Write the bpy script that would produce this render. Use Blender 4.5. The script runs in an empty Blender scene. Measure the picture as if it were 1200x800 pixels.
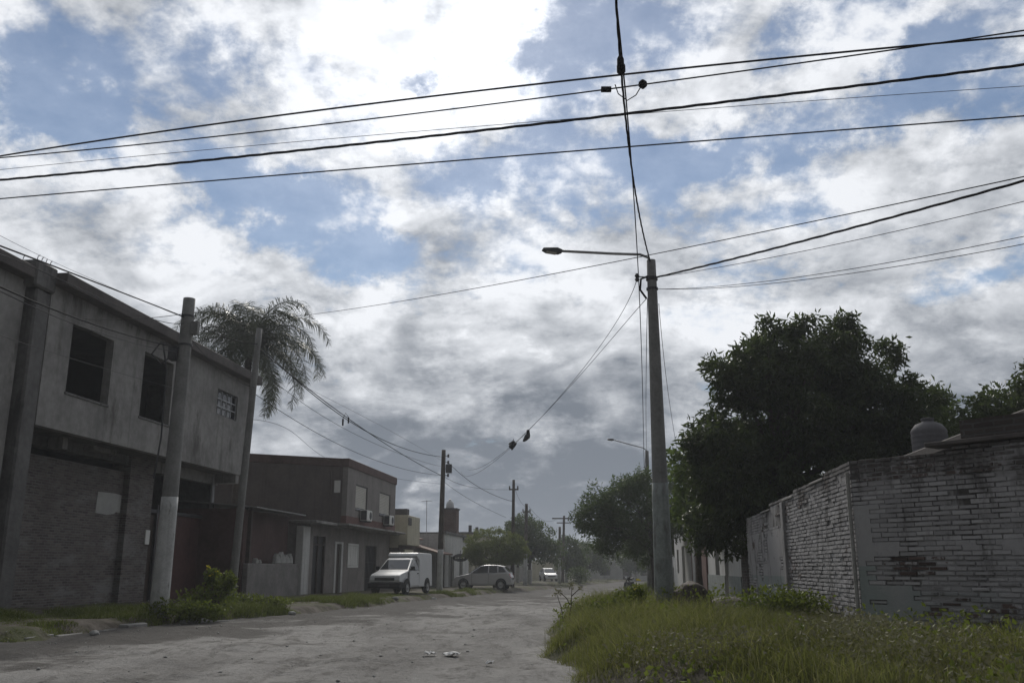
import bpy, bmesh, math, random
import numpy as np
from mathutils import Vector, Matrix
random.seed(7); RNG = np.random.default_rng(11)
R = math.radians
SC = bpy.context.scene
COL = SC.collection

# ------------------------------------------------------------------ camera
F, PT, H = 1070.0, R(13.9), 1.2
cam_d = bpy.data.cameras.new('camera'); cam = bpy.data.objects.new('camera', cam_d); COL.objects.link(cam)
cam_d.sensor_width = 36; cam_d.lens = 36 * F / 1200; cam_d.clip_start = 0.05; cam_d.clip_end = 6000
cam.location = (0, 0, H); cam.rotation_euler = (R(90) + PT, 0, 0)
SC.camera = cam
SC.render.resolution_x, SC.render.resolution_y = 1024, 682

# ------------------------------------------------------------------ exposure
SC.view_settings.view_transform = 'Standard'; SC.view_settings.look = 'None'
SC.view_settings.gamma = 1.0; SC.view_settings.exposure = 0.58; SC.view_settings.use_curve_mapping = False
SUN_AZ, SUN_EL = -3.5, 33.5
SUN_DIR = Vector((math.sin(R(SUN_AZ)) * math.cos(R(SUN_EL)), math.cos(R(SUN_AZ)) * math.cos(R(SUN_EL)), math.sin(R(SUN_EL))))

# ------------------------------------------------------------------ node helper
class NT:
    def __init__(s, tree): s.t = tree; s.n = tree.nodes; s.l = tree.links
    def node(s, typ, **kw):
        n = s.n.new(typ)
        for k, v in kw.items(): setattr(n, k, v)
        return n
    def link(s, a, b): s.l.new(a, b)
    def put(s, sock, v):
        if hasattr(v, 'is_linked') or isinstance(v, bpy.types.NodeSocket): s.l.new(v, sock)
        else: sock.default_value = v
    def m(s, op, a, b=0.0, c=0.0, clamp=False):
        n = s.node('ShaderNodeMath', operation=op, use_clamp=clamp)
        for i, v in enumerate((a, b, c)): s.put(n.inputs[i], v)
        return n.outputs[0]
    def vm(s, op, a, b=(0, 0, 0)):
        n = s.node('ShaderNodeVectorMath', operation=op); s.put(n.inputs[0], a); s.put(n.inputs[1], b)
        return n.outputs['Value'] if op in ('LENGTH', 'DOT_PRODUCT') else n.outputs[0]
    def mr(s, v, a, b, c=0.0, d=1.0, smooth=True):
        n = s.node('ShaderNodeMapRange', interpolation_type='SMOOTHSTEP' if smooth else 'LINEAR', clamp=True)
        for i, x in enumerate((v, a, b, c, d)): s.put(n.inputs[i], x)
        return n.outputs[0]
    def noise(s, vec, scale, detail=4.0, rough=0.55, color=False, dist=0.0):
        n = s.node('ShaderNodeTexNoise'); s.put(n.inputs['Vector'], vec)
        n.inputs['Scale'].default_value = scale; n.inputs['Detail'].default_value = detail
        n.inputs['Roughness'].default_value = rough; n.inputs['Distortion'].default_value = dist
        return n.outputs['Color' if color else 'Fac']
    def mix(s, f, a, b):
        n = s.node('ShaderNodeMix', data_type='RGBA'); s.put(n.inputs[0], f)
        for i, v in ((6, a), (7, b)):
            if isinstance(v, (tuple, list)): v = tuple(v)[:3] + (1.0,)
            s.put(n.inputs[i], v)
        return n.outputs[2]
    def comb(s, x, y, z=0.0):
        n = s.node('ShaderNodeCombineXYZ')
        for i, v in enumerate((x, y, z)): s.put(n.inputs[i], v)
        return n.outputs[0]

# ------------------------------------------------------------------ sky
world = bpy.data.worlds.new('World'); SC.world = world; world.use_nodes = True
def build_sky():
    w = NT(world.node_tree); w.n.clear()
    out = w.node('ShaderNodeOutputWorld')
    sky = w.node('ShaderNodeTexSky', sky_type='NISHITA'); sky.sun_disc = False
    sky.sun_elevation = R(SUN_EL); sky.sun_rotation = R(SUN_AZ); sky.air_density = 1.0; sky.dust_density = 0.1; sky.ozone_density = 2.0
    bg1 = w.node('ShaderNodeBackground'); w.link(sky.outputs[0], bg1.inputs[0]); bg1.inputs[1].default_value = SKY_STRENGTH
    tc = w.node('ShaderNodeTexCoord'); d = w.vm('NORMALIZE', tc.outputs['Generated'])
    sep = w.node('ShaderNodeSeparateXYZ'); w.link(d, sep.inputs[0]); x, y, z = sep.outputs
    el = w.m('MULTIPLY', w.m('ARCSINE', z), 57.2958); az = w.m('MULTIPLY', w.m('ARCTAN2', x, y), 57.2958)
    wn = w.noise(d, 5.0, 8.0, 0.65, color=True)
    warp = w.vm('MULTIPLY', w.vm('SUBTRACT', wn, (0.5, 0.5, 0.5)), (20, 16, 0))
    ae = w.vm('ADD', w.comb(az, el), warp)
    def pix(u, v):
        a = 400 - v; vy = F * math.cos(PT) - a * math.sin(PT); vz = F * math.sin(PT) + a * math.cos(PT); vx = u - 600
        return math.degrees(math.atan2(vx, vy)), math.degrees(math.atan2(vz, math.hypot(vx, vy)))
    def blob(u, v, ru, rv, rot=0.0, k=1.0, grow=1.0):
        a, e = pix(u, v)
        mp = w.node('ShaderNodeMapping', vector_type='TEXTURE'); w.link(ae, mp.inputs[0])
        mp.inputs['Location'].default_value = (a, e, 0); mp.inputs['Rotation'].default_value = (0, 0, R(rot))
        mp.inputs['Scale'].default_value = (ru / 18.0 * grow, rv / 18.0 * grow, 1)
        return w.mr(w.vm('LENGTH', mp.outputs[0]), 1.5, 0.1, 0.0, k)
    def total(bs):
        t = bs[0]
        for b in bs[1:]: t = w.m('ADD', t, b)
        return t
    gaps = total([blob(*g, grow=1.08) for g in GAPS])
    dark = total([blob(*g) for g in DARKS])
    lite = total([blob(*g) for g in LIGHTS])
    zz = w.m('ADD', w.m('MAXIMUM', z, 0.0), 0.36)
    p = w.comb(w.m('DIVIDE', x, zz), w.m('DIVIDE', y, zz), 0.0)
    n1 = w.noise(p, 4.2, 10.0, 0.6, dist=0.25)
    n2 = w.noise(w.vm('ADD', p, (3.7, 1.3, 0)), 5.0, 8.0, 0.55, dist=0.4)
    n3 = w.noise(w.vm('ADD', p, (1.1, 8.3, 0)), 11.0, 8.0, 0.6)
    n4 = w.noise(w.vm('ADD', p, (5.1, 2.3, 0)), 27.0, 6.0, 0.62)
    cov = w.m('ADD', w.m('MULTIPLY', w.m('SUBTRACT', n1, 0.5), 2.1), 0.78)
    cov = w.m('ADD', cov, w.m('MULTIPLY', w.m('SUBTRACT', n3, 0.5), 1.5))
    cov = w.m('ADD', cov, w.m('MULTIPLY', w.m('SUBTRACT', n4, 0.5), 0.75))
    cov = w.m('SUBTRACT', cov, w.m('MULTIPLY', gaps, 0.62))
    cov = w.m('ADD', cov, w.m('MULTIPLY', lite, 0.22))
    cov = w.m('ADD', cov, w.m('MULTIPLY', w.mr(el, 19.0, 9.0), 0.40))
    mask = w.mr(cov, 0.10, 0.80, 0.17, 1.0)
    shade = w.m('ADD', w.m('MULTIPLY', w.m('SUBTRACT', n2, 0.5), 1.9), 0.60)
    shade = w.m('ADD', shade, w.m('MULTIPLY', w.m('SUBTRACT', n3, 0.5), 1.15))
    shade = w.m('ADD', shade, w.m('MULTIPLY', w.m('SUBTRACT', n4, 0.5), 0.8))
    shade = w.m('ADD', shade, w.mr(el, 3.0, 15.0, -0.36, 0.20, False))
    shade = w.m('SUBTRACT', shade, w.m('MULTIPLY', w.mr(cov, 0.85, 1.35), 0.22))
    shade = w.m('SUBTRACT', shade, w.m('MULTIPLY', dark, 0.30))
    shade = w.m('ADD', shade, w.m('MULTIPLY', lite, 0.26))
    shade = w.m('MINIMUM', w.m('MAXIMUM', shade, 0.0), 1.0)
    sd = w.m('MAXIMUM', w.vm('DOT_PRODUCT', d, tuple(SUN_DIR)), 0.0)
    glow = w.m('ADD', w.m('MULTIPLY', w.m('POWER', sd, 120.0), 0.55), w.m('MULTIPLY', w.m('POWER', sd, 16.0), 0.10))
    ccol = w.mix(w.m('POWER', shade, 1.35), (0.125, 0.143, 0.170), (0.585, 0.60, 0.628))
    front = w.mr(y, -0.25, 0.35, BACK, 1.0)
    cstr = w.m('MULTIPLY', w.m('ADD', w.m('MULTIPLY', glow, w.m('ADD', shade, 0.1)), 1.0), front)
    bg2 = w.node('ShaderNodeBackground'); w.link(ccol, bg2.inputs[0]); w.link(cstr, bg2.inputs[1])
    mask2 = w.m('MAXIMUM', mask, w.mr(y, 0.2, -0.2))
    ms = w.node('ShaderNodeMixShader'); w.link(mask2, ms.inputs[0]); w.link(bg1.outputs[0], ms.inputs[1]); w.link(bg2.outputs[0], ms.inputs[2])
    w.link(ms.outputs[0], out.inputs[0])
    world.cycles.sampling_method = 'MANUAL'; world.cycles.sample_map_resolution = 1024
BACK = 0.30; SKY_STRENGTH = 0.052
GAPS = [(60, 122, 120, 40, 12), (120, 90, 80, 60, 0, .9), (240, 50, 45, 75, 20, .9), (270, 235, 70, 45, -35), (370, 285, 95, 50, -30, 1.2),
        (450, 325, 70, 30, -10, .9), (560, 215, 90, 32, 5, 1.1), (500, 98, 60, 16, 10, .7), (690, 45, 75, 85, 0, 1.25), (800, 30, 60, 45, 0, .9),
        (690, 205, 60, 60, 0, 1.0), (810, 215, 60, 55, 0, 1.1), (880, 160, 120, 32, 0, 1.0), (1000, 30, 60, 45, 0, 1.0), (1090, 130, 130, 35, 10, 1.1), (920, 262, 45, 30, 0, .7),
        (1150, 340, 60, 22, 0, .5), (1060, 370, 70, 18, 0, .5)]
DARKS = [(455, 545, 120, 55, 0, 1.0), (540, 300, 70, 32, 0, .8), (700, 545, 140, 55, 0, 1.0), (640, 520, 60, 40, 0, .6), (880, 300, 140, 40, -15, .45), (1100, 260, 140, 50, 0, .5),
         (830, 430, 70, 35, 0, .7), (60, 260, 130, 40, 0, .5), (80, 40, 100, 40, 0, .5), (720, 640, 200, 28, 0, .8), (380, 430, 60, 60, 0, .35), (1150, 420, 100, 40, 0, .5)]
LIGHTS = [(500, 60, 120, 90, 0, .35), (600, 130, 120, 40, 0, .7), (330, 130, 80, 70, 0, .25), (200, 300, 110, 50, -20, .6), (520, 440, 90, 60, 0, .9), (560, 575, 80, 14, 8, .9),
          (480, 590, 60, 12, 0, .8), (640, 598, 90, 10, 0, .7), (900, 60, 80, 60, 0, .5), (650, 340, 120, 50, 0, .6), (1000, 330, 120, 40, 0, .35), (640, 440, 40, 30, 0, .5), (1060, 180, 120, 30, 0, .4)]
build_sky()
sun_d = bpy.data.lights.new('sun', 'SUN'); sun_d.energy = 1.5; sun_d.angle = R(10); sun_d.color = (1.0, 0.95, 0.87)
sun = bpy.data.objects.new('sun', sun_d); COL.objects.link(sun); sun.location = (0, 0, 60)
sun.rotation_euler = (-SUN_DIR).to_track_quat('-Z', 'Y').to_euler()

# ------------------------------------------------------------------ places: pixel of the photograph -> point of the world
def ray(u, v):
    a = 400 - v
    return Vector((u - 600, F * math.cos(PT) - a * math.sin(PT), F * math.sin(PT) + a * math.cos(PT)))
def at(u, v, Y):
    r = ray(u, v); k = Y / r.y
    return Vector((r.x * k, Y, H + r.z * k))
def atz(u, v, z):
    r = ray(u, v); k = (z - H) / r.z
    return Vector((r.x * k, r.y * k, z))
TN = 0.1089; _L = math.hypot(1, TN); DX, DY = TN / _L, 1 / _L          # the street's direction
STREET = math.atan2(DY, DX)

# ------------------------------------------------------------------ numpy noise
_tab = RNG.random((256, 256))
def vnoise(x, y):
    x = np.asarray(x, float); y = np.asarray(y, float)
    xi = np.floor(x).astype(int); yi = np.floor(y).astype(int); fx = x - xi; fy = y - yi
    fx = fx * fx * (3 - 2 * fx); fy = fy * fy * (3 - 2 * fy)
    g = lambda i, j: _tab[i % 256, j % 256]
    return (g(xi, yi) * (1 - fx) + g(xi + 1, yi) * fx) * (1 - fy) + (g(xi, yi + 1) * (1 - fx) + g(xi + 1, yi + 1) * fx) * fy
def fbm(x, y, s=1.0, o=4):
    t = 0; a = 0.5; x = np.asarray(x, float) * s; y = np.asarray(y, float) * s; n = 0
    for _ in range(o): t = t + a * vnoise(x, y); n += a; a *= 0.5; x = x * 2.03 + 17.1; y = y * 2.03 + 5.7
    return t / n
def sstep(a, b, v):
    t = np.clip((v - a) / (b - a), 0, 1); return t * t * (3 - 2 * t)

# ------------------------------------------------------------------ tagging, meshes
def tag(o, label=None, cat=None, group=None, kind=None):
    if label: o['label'] = label
    if cat: o['category'] = cat
    if group: o['group'] = group
    if kind: o['kind'] = kind
    return o
def thing(name, label, cat, loc=(0, 0, 0), rz=0.0, group=None):
    o = bpy.data.objects.new(name, None); COL.objects.link(o)
    o.empty_display_size = 0.2; o.location = loc; o.rotation_euler = (0, 0, rz)
    return tag(o, label, cat, group)
def link_mesh(name, me, mat=None, parent=None):
    o = bpy.data.objects.new(name, me); COL.objects.link(o)
    if mat: me.materials.append(mat)
    if parent: o.parent = parent
    return o
class MB:
    def __init__(s): s.v = []; s.f = []
    def add(s, vs, fs):
        b = len(s.v); s.v += [tuple(p) for p in vs]; s.f += [tuple(b + i for i in f) for f in fs]; return s
    def box(s, x0, x1, y0, y1, z0, z1):
        return s.add([(x0, y0, z0), (x1, y0, z0), (x1, y1, z0), (x0, y1, z0), (x0, y0, z1), (x1, y0, z1), (x1, y1, z1), (x0, y1, z1)],
                     [(0, 3, 2, 1), (4, 5, 6, 7), (0, 1, 5, 4), (1, 2, 6, 5), (2, 3, 7, 6), (3, 0, 4, 7)])
    def poly(s, pts): return s.add(pts, [tuple(range(len(pts)))])
    def prism(s, pts, d):
        d = Vector(d); n = len(pts); a = [Vector(p) for p in pts]; b = [p + d for p in a]
        return s.add(a + b, [tuple(range(n))[::-1], tuple(range(n, 2 * n))] + [(i, (i + 1) % n, n + (i + 1) % n, n + i) for i in range(n)])
    def tube(s, pts, r, n=8, cap=True):
        pts = [Vector(p) for p in pts]; rr = r if isinstance(r, (list, tuple)) else [r] * len(pts)
        base = len(s.v); up = Vector((0, 0, 1)); prev = None
        for i, p in enumerate(pts):
            t = (pts[min(i + 1, len(pts) - 1)] - pts[max(i - 1, 0)]).normalized()
            a = t.cross(up) if prev is None else prev - t * prev.dot(t)
            if a.length < 1e-4: a = t.cross(Vector((1, 0, 0)))
            a.normalize(); prev = a; b = t.cross(a)
            for k in range(n):
                q = 2 * math.pi * k / n; s.v.append(tuple(p + (a * math.cos(q) + b * math.sin(q)) * rr[i]))
        for i in range(len(pts) - 1):
            for k in range(n):
                k2 = (k + 1) % n; s.f.append((base + i * n + k, base + i * n + k2, base + (i + 1) * n + k2, base + (i + 1) * n + k))
        if cap:
            s.f.append(tuple(base + k for k in range(n))[::-1]); e = base + (len(pts) - 1) * n; s.f.append(tuple(e + k for k in range(n)))
        return s
    def lathe(s, prof, n=16, c=(0, 0, 0), axis='z'):
        base = len(s.v); c = Vector(c)
        for r, h in prof:
            for k in range(n):
                q = 2 * math.pi * k / n; a, b = r * math.cos(q), r * math.sin(q)
                s.v.append(tuple(c + (Vector((a, b, h)) if axis == 'z' else Vector((a, h, b)))))
        for i in range(len(prof) - 1):
            for k in range(n):
                k2 = (k + 1) % n; s.f.append((base + i * n + k, base + i * n + k2, base + (i + 1) * n + k2, base + (i + 1) * n + k))
        s.f.append(tuple(base + k for k in range(n))[::-1]); e = base + (len(prof) - 1) * n; s.f.append(tuple(e + k for k in range(n)))
        return s
    def shell(s, prof):
        """closed side outline of (x, z, half width)"""
        n = len(prof); b = len(s.v)
        s.v += [(x, w, z) for x, z, w in prof] + [(x, -w, z) for x, z, w in prof]
        s.f += [tuple(b + i for i in range(n)), tuple(b + n + i for i in range(n))[::-1]]
        s.f += [(b + i, b + n + i, b + n + (i + 1) % n, b + (i + 1) % n) for i in range(n)]
        return s
    def wall(s, x0, x1, z0, z1, y0, y1, holes=()):
        """a wall with openings, pieced from boxes that butt"""
        xs = sorted({x0, x1, *[h[0] for h in holes], *[h[1] for h in holes]})
        xs = [x for x in xs if x0 <= x <= x1]
        for a, b in zip(xs, xs[1:]):
            zs = [(z0, z1)]
            for h in holes:
                if h[0] <= a and h[1] >= b:
                    nz = []
                    for p, q in zs:
                        if h[2] > p: nz.append((p, min(q, h[2])))
                        if h[3] < q: nz.append((max(p, h[3]), q))
                    zs = [t for t in nz if t[1] > t[0] + 1e-6]
            for p, q in zs: s.box(a, b, y0, y1, p, q)
        return s
    def build(s, name, mat=None, parent=None, bevel=0.0, smooth=False, fix=True, seg=1):
        me = bpy.data.meshes.new(name); me.from_pydata(s.v, [], s.f); me.update()
        if fix:
            bm = bmesh.new(); bm.from_mesh(me); bmesh.ops.recalc_face_normals(bm, faces=bm.faces); bm.to_mesh(me); bm.free()
        o = link_mesh(name, me, mat, parent)
        if smooth: me.polygons.foreach_set('use_smooth', [True] * len(me.polygons))
        if bevel:
            b = o.modifiers.new('bevel', 'BEVEL'); b.width = bevel; b.segments = seg; b.limit_method = 'ANGLE'; b.angle_limit = R(35)
            if smooth and seg > 1: b.harden_normals = True
        return o
def np_mesh(name, V, faces_n, loops, mat, parent=None, smooth=False):
    """V (n,3); faces_n loop counts; loops flat indices"""
    me = bpy.data.meshes.new(name); me.vertices.add(len(V)); me.vertices.foreach_set('co', np.asarray(V, np.float32).ravel())
    me.loops.add(len(loops)); me.loops.foreach_set('vertex_index', np.asarray(loops, np.int32))
    me.polygons.add(len(faces_n)); st = np.concatenate([[0], np.cumsum(faces_n)[:-1]])
    me.polygons.foreach_set('loop_start', np.asarray(st, np.int32)); me.update(calc_edges=True); me.validate()
    if smooth: me.polygons.foreach_set('use_smooth', [True] * len(me.polygons))
    return link_mesh(name, me, mat, parent)
def copy_thing(o, parent=None):
    c = o.copy(); COL.objects.link(c)
    if parent: c.parent = parent
    for ch in list(o.children): copy_thing(ch, c)
    return c

# ------------------------------------------------------------------ materials
MATS = {}
def M(name, col, rough=0.85, var=0.25, scale=3.0, bump=0.0, bscale=40.0, metal=0.0, stain=None, spec=0.3, streak=0.0):
    m = bpy.data.materials.new(name); m.use_nodes = True; w = NT(m.node_tree); b = w.n['Principled BSDF']
    tc = w.node('ShaderNodeTexCoord'); v = tc.outputs['Object']
    n = w.noise(v, scale, 6.0, 0.6); n2 = w.noise(v, scale * 7.3, 4.0, 0.6)
    f = w.m('ADD', w.m('MULTIPLY', n, 0.65), w.m('MULTIPLY', n2, 0.35))
    lo = tuple(c * (1 - var) for c in col); hi = tuple(min(1, c * (1 + var)) for c in col)
    c = w.mix(w.mr(f, 0.32, 0.68), lo, hi)
    if stain:
        sm = w.mr(w.noise(w.vm('MULTIPLY', v, (1, 1, 0.35)), stain[1], 7.0, 0.68), stain[2], stain[2] + 0.14); c = w.mix(sm, c, stain[0])
    if streak:
        sm = w.mr(w.noise(w.vm('MULTIPLY', v, (4.0, 4.0, 0.16)), 1.0, 5.0, 0.65), 0.52, 0.72, 0.0, streak); c = w.mix(sm, c, tuple(k * 0.35 for k in col))
    w.link(c, b.inputs['Base Color']); b.inputs['Roughness'].default_value = rough; b.inputs['Metallic'].default_value = metal
    b.inputs['Specular IOR Level'].default_value = spec
    if bump:
        bp = w.node('ShaderNodeBump'); bp.inputs['Strength'].default_value = bump; bp.inputs['Distance'].default_value = 0.02
        w.link(w.noise(v, bscale, 5.0, 0.6), bp.inputs['Height']); w.link(bp.outputs[0], b.inputs['Normal'])
    MATS[name] = m; return m
def brick_mat(name, c1, c2, mortar, wash=None, wash_th=0.5, wash_scale=0.9, bw=0.26, bh=0.075, ms=0.014, bump=0.6):
    m = bpy.data.materials.new(name); m.use_nodes = True; w = NT(m.node_tree); b = w.n['Principled BSDF']
    tc = w.node('ShaderNodeTexCoord'); v = tc.outputs['Object']
    sep = w.node('ShaderNodeSeparateXYZ'); w.link(v, sep.inputs[0])
    jn = w.vm('SUBTRACT', w.noise(v, 3.5, 4.0, 0.6, color=True), (0.5, 0.5, 0.5)); js = w.node('ShaderNodeSeparateXYZ'); w.link(jn, js.inputs[0])
    vec = w.comb(w.m('ADD', w.m('ADD', sep.outputs[0], sep.outputs[1]), w.m('MULTIPLY', js.outputs[0], 0.07)), w.m('ADD', sep.outputs[2], w.m('MULTIPLY', js.outputs[1], 0.045)))
    br = w.node('ShaderNodeTexBrick'); w.link(vec, br.inputs['Vector'])
    br.inputs['Scale'].default_value = 1.0; br.inputs['Brick Width'].default_value = bw; br.inputs['Row Height'].default_value = bh
    br.inputs['Mortar Size'].default_value = ms; br.inputs['Mortar Smooth'].default_value = 0.3; br.inputs['Bias'].default_value = 0.0
    br.inputs['Color1'].default_value = (*c1, 1); br.inputs['Color2'].default_value = (*c2, 1); br.inputs['Mortar'].default_value = (*mortar, 1)
    c = br.outputs['Color']
    n = w.noise(v, 1.3, 6.0, 0.65); c = w.mix(w.mr(n, 0.3, 0.75, 0.0, 0.55), c, tuple(k * 0.45 for k in c1))
    if wash:
        n = w.noise(w.vm('MULTIPLY', v, (0.6, 0.6, 1.8)), wash_scale, 8.0, 0.7); c = w.mix(w.mr(n, wash_th, wash_th + 0.12, 0.0, 0.8), c, wash)
        n5 = w.noise(w.vm('MULTIPLY', v, (5.0, 5.0, 14.0)), 1.0, 4.0, 0.7); c = w.mix(w.mr(n5, 0.56, 0.7, 0.0, 0.7), c, tuple(k * 0.4 for k in c1))
    w.link(c, b.inputs['Base Color']); b.inputs['Roughness'].default_value = 0.95; b.inputs['Specular IOR Level'].default_value = 0.15
    bp = w.node('ShaderNodeBump'); bp.inputs['Strength'].default_value = bump; bp.inputs['Distance'].default_value = 0.015; bp.invert = True
    w.link(w.m('ADD', br.outputs['Fac'], w.m('MULTIPLY', w.noise(v, 30.0, 4.0), 0.6)), bp.inputs['Height']); w.link(bp.outputs[0], b.inputs['Normal'])
    MATS[name] = m; return m
def leaf_mat(name, c1, c2, trans=0.3, rough=0.55, nscale=0.8, straw=None, patch=0.4):
    m = bpy.data.materials.new(name); m.use_nodes = True; w = NT(m.node_tree); b = w.n['Principled BSDF']; out = w.n['Material Output']
    g = w.node('ShaderNodeNewGeometry'); tc = w.node('ShaderNodeTexCoord')
    n = w.noise(tc.outputs['Object'], nscale, 3.0)
    f = w.m('ADD', w.m('MULTIPLY', g.outputs['Random Per Island'], 1 - patch), w.m('MULTIPLY', w.mr(n, 0.36, 0.64), patch))
    c = w.mix(f, c1, c2)
    if straw: c = w.mix(w.mr(w.m('FRACT', w.m('MULTIPLY', g.outputs['Random Per Island'], 7.31)), 1 - straw[1], 1 - straw[1] + .05), c, straw[0])
    w.link(c, b.inputs['Base Color']); b.inputs['Roughness'].default_value = rough; b.inputs['Specular IOR Level'].default_value = 0.14
    t = w.node('ShaderNodeBsdfTranslucent'); w.link(w.mix(0.4, c, (c2[0] * 1.3, c2[1] * 1.4, c2[2] * 0.6)), t.inputs[0])
    ms = w.node('ShaderNodeMixShader'); ms.inputs[0].default_value = trans
    w.link(b.outputs[0], ms.inputs[1]); w.link(t.outputs[0], ms.inputs[2]); w.link(ms.outputs[0], out.inputs[0])
    MATS[name] = m; return m
def glass_mat(name, col=(0.02, 0.022, 0.025)):
    m = bpy.data.materials.new(name); m.use_nodes = True; b = m.node_tree.nodes['Principled BSDF']
    b.inputs['Base Color'].default_value = (*col, 1); b.inputs['Roughness'].default_value = 0.06; b.inputs['Specular IOR Level'].default_value = 0.6
    MATS[name] = m; return m

M('plaster_grey', (0.235, 0.228, 0.22), var=0.32, scale=0.6, bump=0.5, bscale=9, stain=((0.095, 0.088, 0.082), 0.9, 0.53), streak=0.5)
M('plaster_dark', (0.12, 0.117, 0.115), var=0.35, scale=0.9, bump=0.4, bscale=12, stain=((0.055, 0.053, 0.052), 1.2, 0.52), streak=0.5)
M('slab_edge', (0.085, 0.075, 0.072), var=0.3, scale=1.4, bump=0.3)
M('void_shade', (0.018, 0.018, 0.02), var=0.2)  # near-black colour that stands for the shade inside openings
M('plaster_patch', (0.34, 0.34, 0.33), var=0.12, bump=0.2)
M('maroon', (0.085, 0.042, 0.040), var=0.3, scale=1.2, streak=0.5, rough=0.6)
M('maroon_wall', (0.082, 0.047, 0.044), var=0.3, scale=1.0, streak=0.4)
M('white_wall', (0.50, 0.50, 0.49), var=0.14, scale=0.8, bump=0.2, streak=0.5)
M('cream', (0.46, 0.43, 0.33), var=0.12, scale=1.0, bump=0.2, streak=0.35)
M('grey_wall', (0.205, 0.188, 0.178), var=0.2, scale=1.0, bump=0.3, streak=0.4)
M('low_wall', (0.19, 0.18, 0.175), var=0.25, scale=1.2, bump=0.4)
M('house_side', (0.105, 0.085, 0.079), var=0.2, scale=1.0, bump=0.4, streak=0.4)
M('fascia', (0.10, 0.062, 0.055), var=0.25, scale=1.2)
M('red_band', (0.14, 0.075, 0.065), var=0.25, scale=1.2)
M('roof_tile', (0.17, 0.11, 0.09), var=0.35, scale=5.0, bump=0.6, bscale=9)
M('tin', (0.22, 0.22, 0.22), var=0.3, scale=2, rough=0.5, metal=0.3, stain=((0.11, 0.06, 0.04), 1.5, 0.55))
M('wood_dark', (0.05, 0.035, 0.028), var=0.35, scale=3, rough=0.6)
M('door_black', (0.022, 0.022, 0.024), var=0.3, scale=3, rough=0.5)
M('white_paint', (0.66, 0.66, 0.64), var=0.08, scale=2, rough=0.5)
M('shutter_beige', (0.52, 0.50, 0.45), var=0.08, scale=2, rough=0.6)
M('concrete_pole', (0.21, 0.21, 0.205), var=0.22, scale=2.5, bump=0.35, bscale=60, streak=0.5)
M('whitewash', (0.47, 0.475, 0.47), var=0.2, scale=3.0, bump=0.3, stain=((0.2, 0.2, 0.19), 4.0, 0.54), streak=0.35)
M('pale_paint', (0.245, 0.27, 0.262), var=0.25, scale=3.0, bump=0.35, stain=((0.17, 0.175, 0.17), 6.0, 0.50), streak=0.4)
M('wood_pole', (0.085, 0.072, 0.06), var=0.35, scale=3.0, bump=0.4, streak=0.5)
M('metal_dark', (0.07, 0.07, 0.075), var=0.2, rough=0.5, metal=0.4)
M('metal_grey', (0.30, 0.30, 0.31), var=0.15, rough=0.45, metal=0.5)
M('lamp_glass', (0.45, 0.45, 0.44), var=0.05, rough=0.25)
M('cable', (0.018, 0.018, 0.02), var=0.2, rough=0.9, spec=0.1)
M('cable_grey', (0.07, 0.07, 0.075), var=0.2, rough=0.9, spec=0.1)
M('rubber', (0.02, 0.02, 0.021), var=0.2, rough=0.8)
M('rim', (0.36, 0.36, 0.37), var=0.1, rough=0.35, metal=0.7)
M('van_white', (0.70, 0.71, 0.72), var=0.05, scale=1.5, rough=0.28, spec=0.5)
M('car_grey', (0.46, 0.46, 0.47), var=0.05, scale=1.5, rough=0.3, metal=0.3, spec=0.5)
M('black_plastic', (0.022, 0.022, 0.023), var=0.2, rough=0.6)
M('lamp_clear', (0.62, 0.63, 0.64), var=0.05, rough=0.1, spec=0.6)
M('lamp_red', (0.30, 0.02, 0.02), var=0.05, rough=0.15, spec=0.6)
M('tank_grey', (0.115, 0.112, 0.12), var=0.15, rough=0.75)
M('tank_white', (0.55, 0.56, 0.57), var=0.08, rough=0.5)
M('bark', (0.075, 0.062, 0.05), var=0.4, scale=5, bump=0.8, bscale=14)
M('bark_limed', (0.42, 0.42, 0.41), var=0.2, scale=4, bump=0.4)
M('soil', (0.075, 0.062, 0.052), var=0.45, scale=2.5, bump=0.9, bscale=12)
M('stone', (0.32, 0.32, 0.31), var=0.3, scale=4, bump=0.5)
M('paper', (0.72, 0.72, 0.71), var=0.06, rough=0.8)
M('kerb_concrete', (0.27, 0.265, 0.255), var=0.25, scale=2.5, bump=0.5)
M('sign_dark', (0.03, 0.03, 0.035), var=0.1, rough=0.4)
M('shoe_black', (0.028, 0.028, 0.032), var=0.3, rough=0.7)
M('cloth_red', (0.22, 0.05, 0.045), var=0.2)
brick_mat('brick_grey', (0.185, 0.160, 0.150), (0.075, 0.066, 0.063), (0.175, 0.171, 0.168), wash=(0.205, 0.200, 0.198), wash_th=0.52, bump=0.45)
brick_mat('brick_dark', (0.09, 0.075, 0.07), (0.06, 0.05, 0.048), (0.10, 0.098, 0.095))
brick_mat('brick_red', (0.17, 0.085, 0.065), (0.11, 0.06, 0.05), (0.17, 0.16, 0.15))
glass_mat('glass_dark'); glass_mat('windscreen', (0.05, 0.055, 0.06))
leaf_mat('leaf_mango', (0.030, 0.043, 0.020), (0.090, 0.118, 0.050), 0.34, 0.45)
leaf_mat('leaf_broad', (0.045, 0.075, 0.022), (0.11, 0.15, 0.045), 0.40, 0.5)
leaf_mat('leaf_feather', (0.045, 0.07, 0.03), (0.10, 0.135, 0.06), 0.35, 0.55)
leaf_mat('leaf_topiary', (0.065, 0.085, 0.028), (0.17, 0.195, 0.07), 0.38, 0.55)
leaf_mat('leaf_street', (0.040, 0.065, 0.022), (0.095, 0.13, 0.045), 0.33, 0.55)
leaf_mat('palm_leaf', (0.042, 0.050, 0.036), (0.11, 0.125, 0.085), 0.2, 0.42)
leaf_mat('weed_leaf', (0.06, 0.085, 0.022), (0.17, 0.20, 0.05), 0.35, 0.6)
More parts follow.
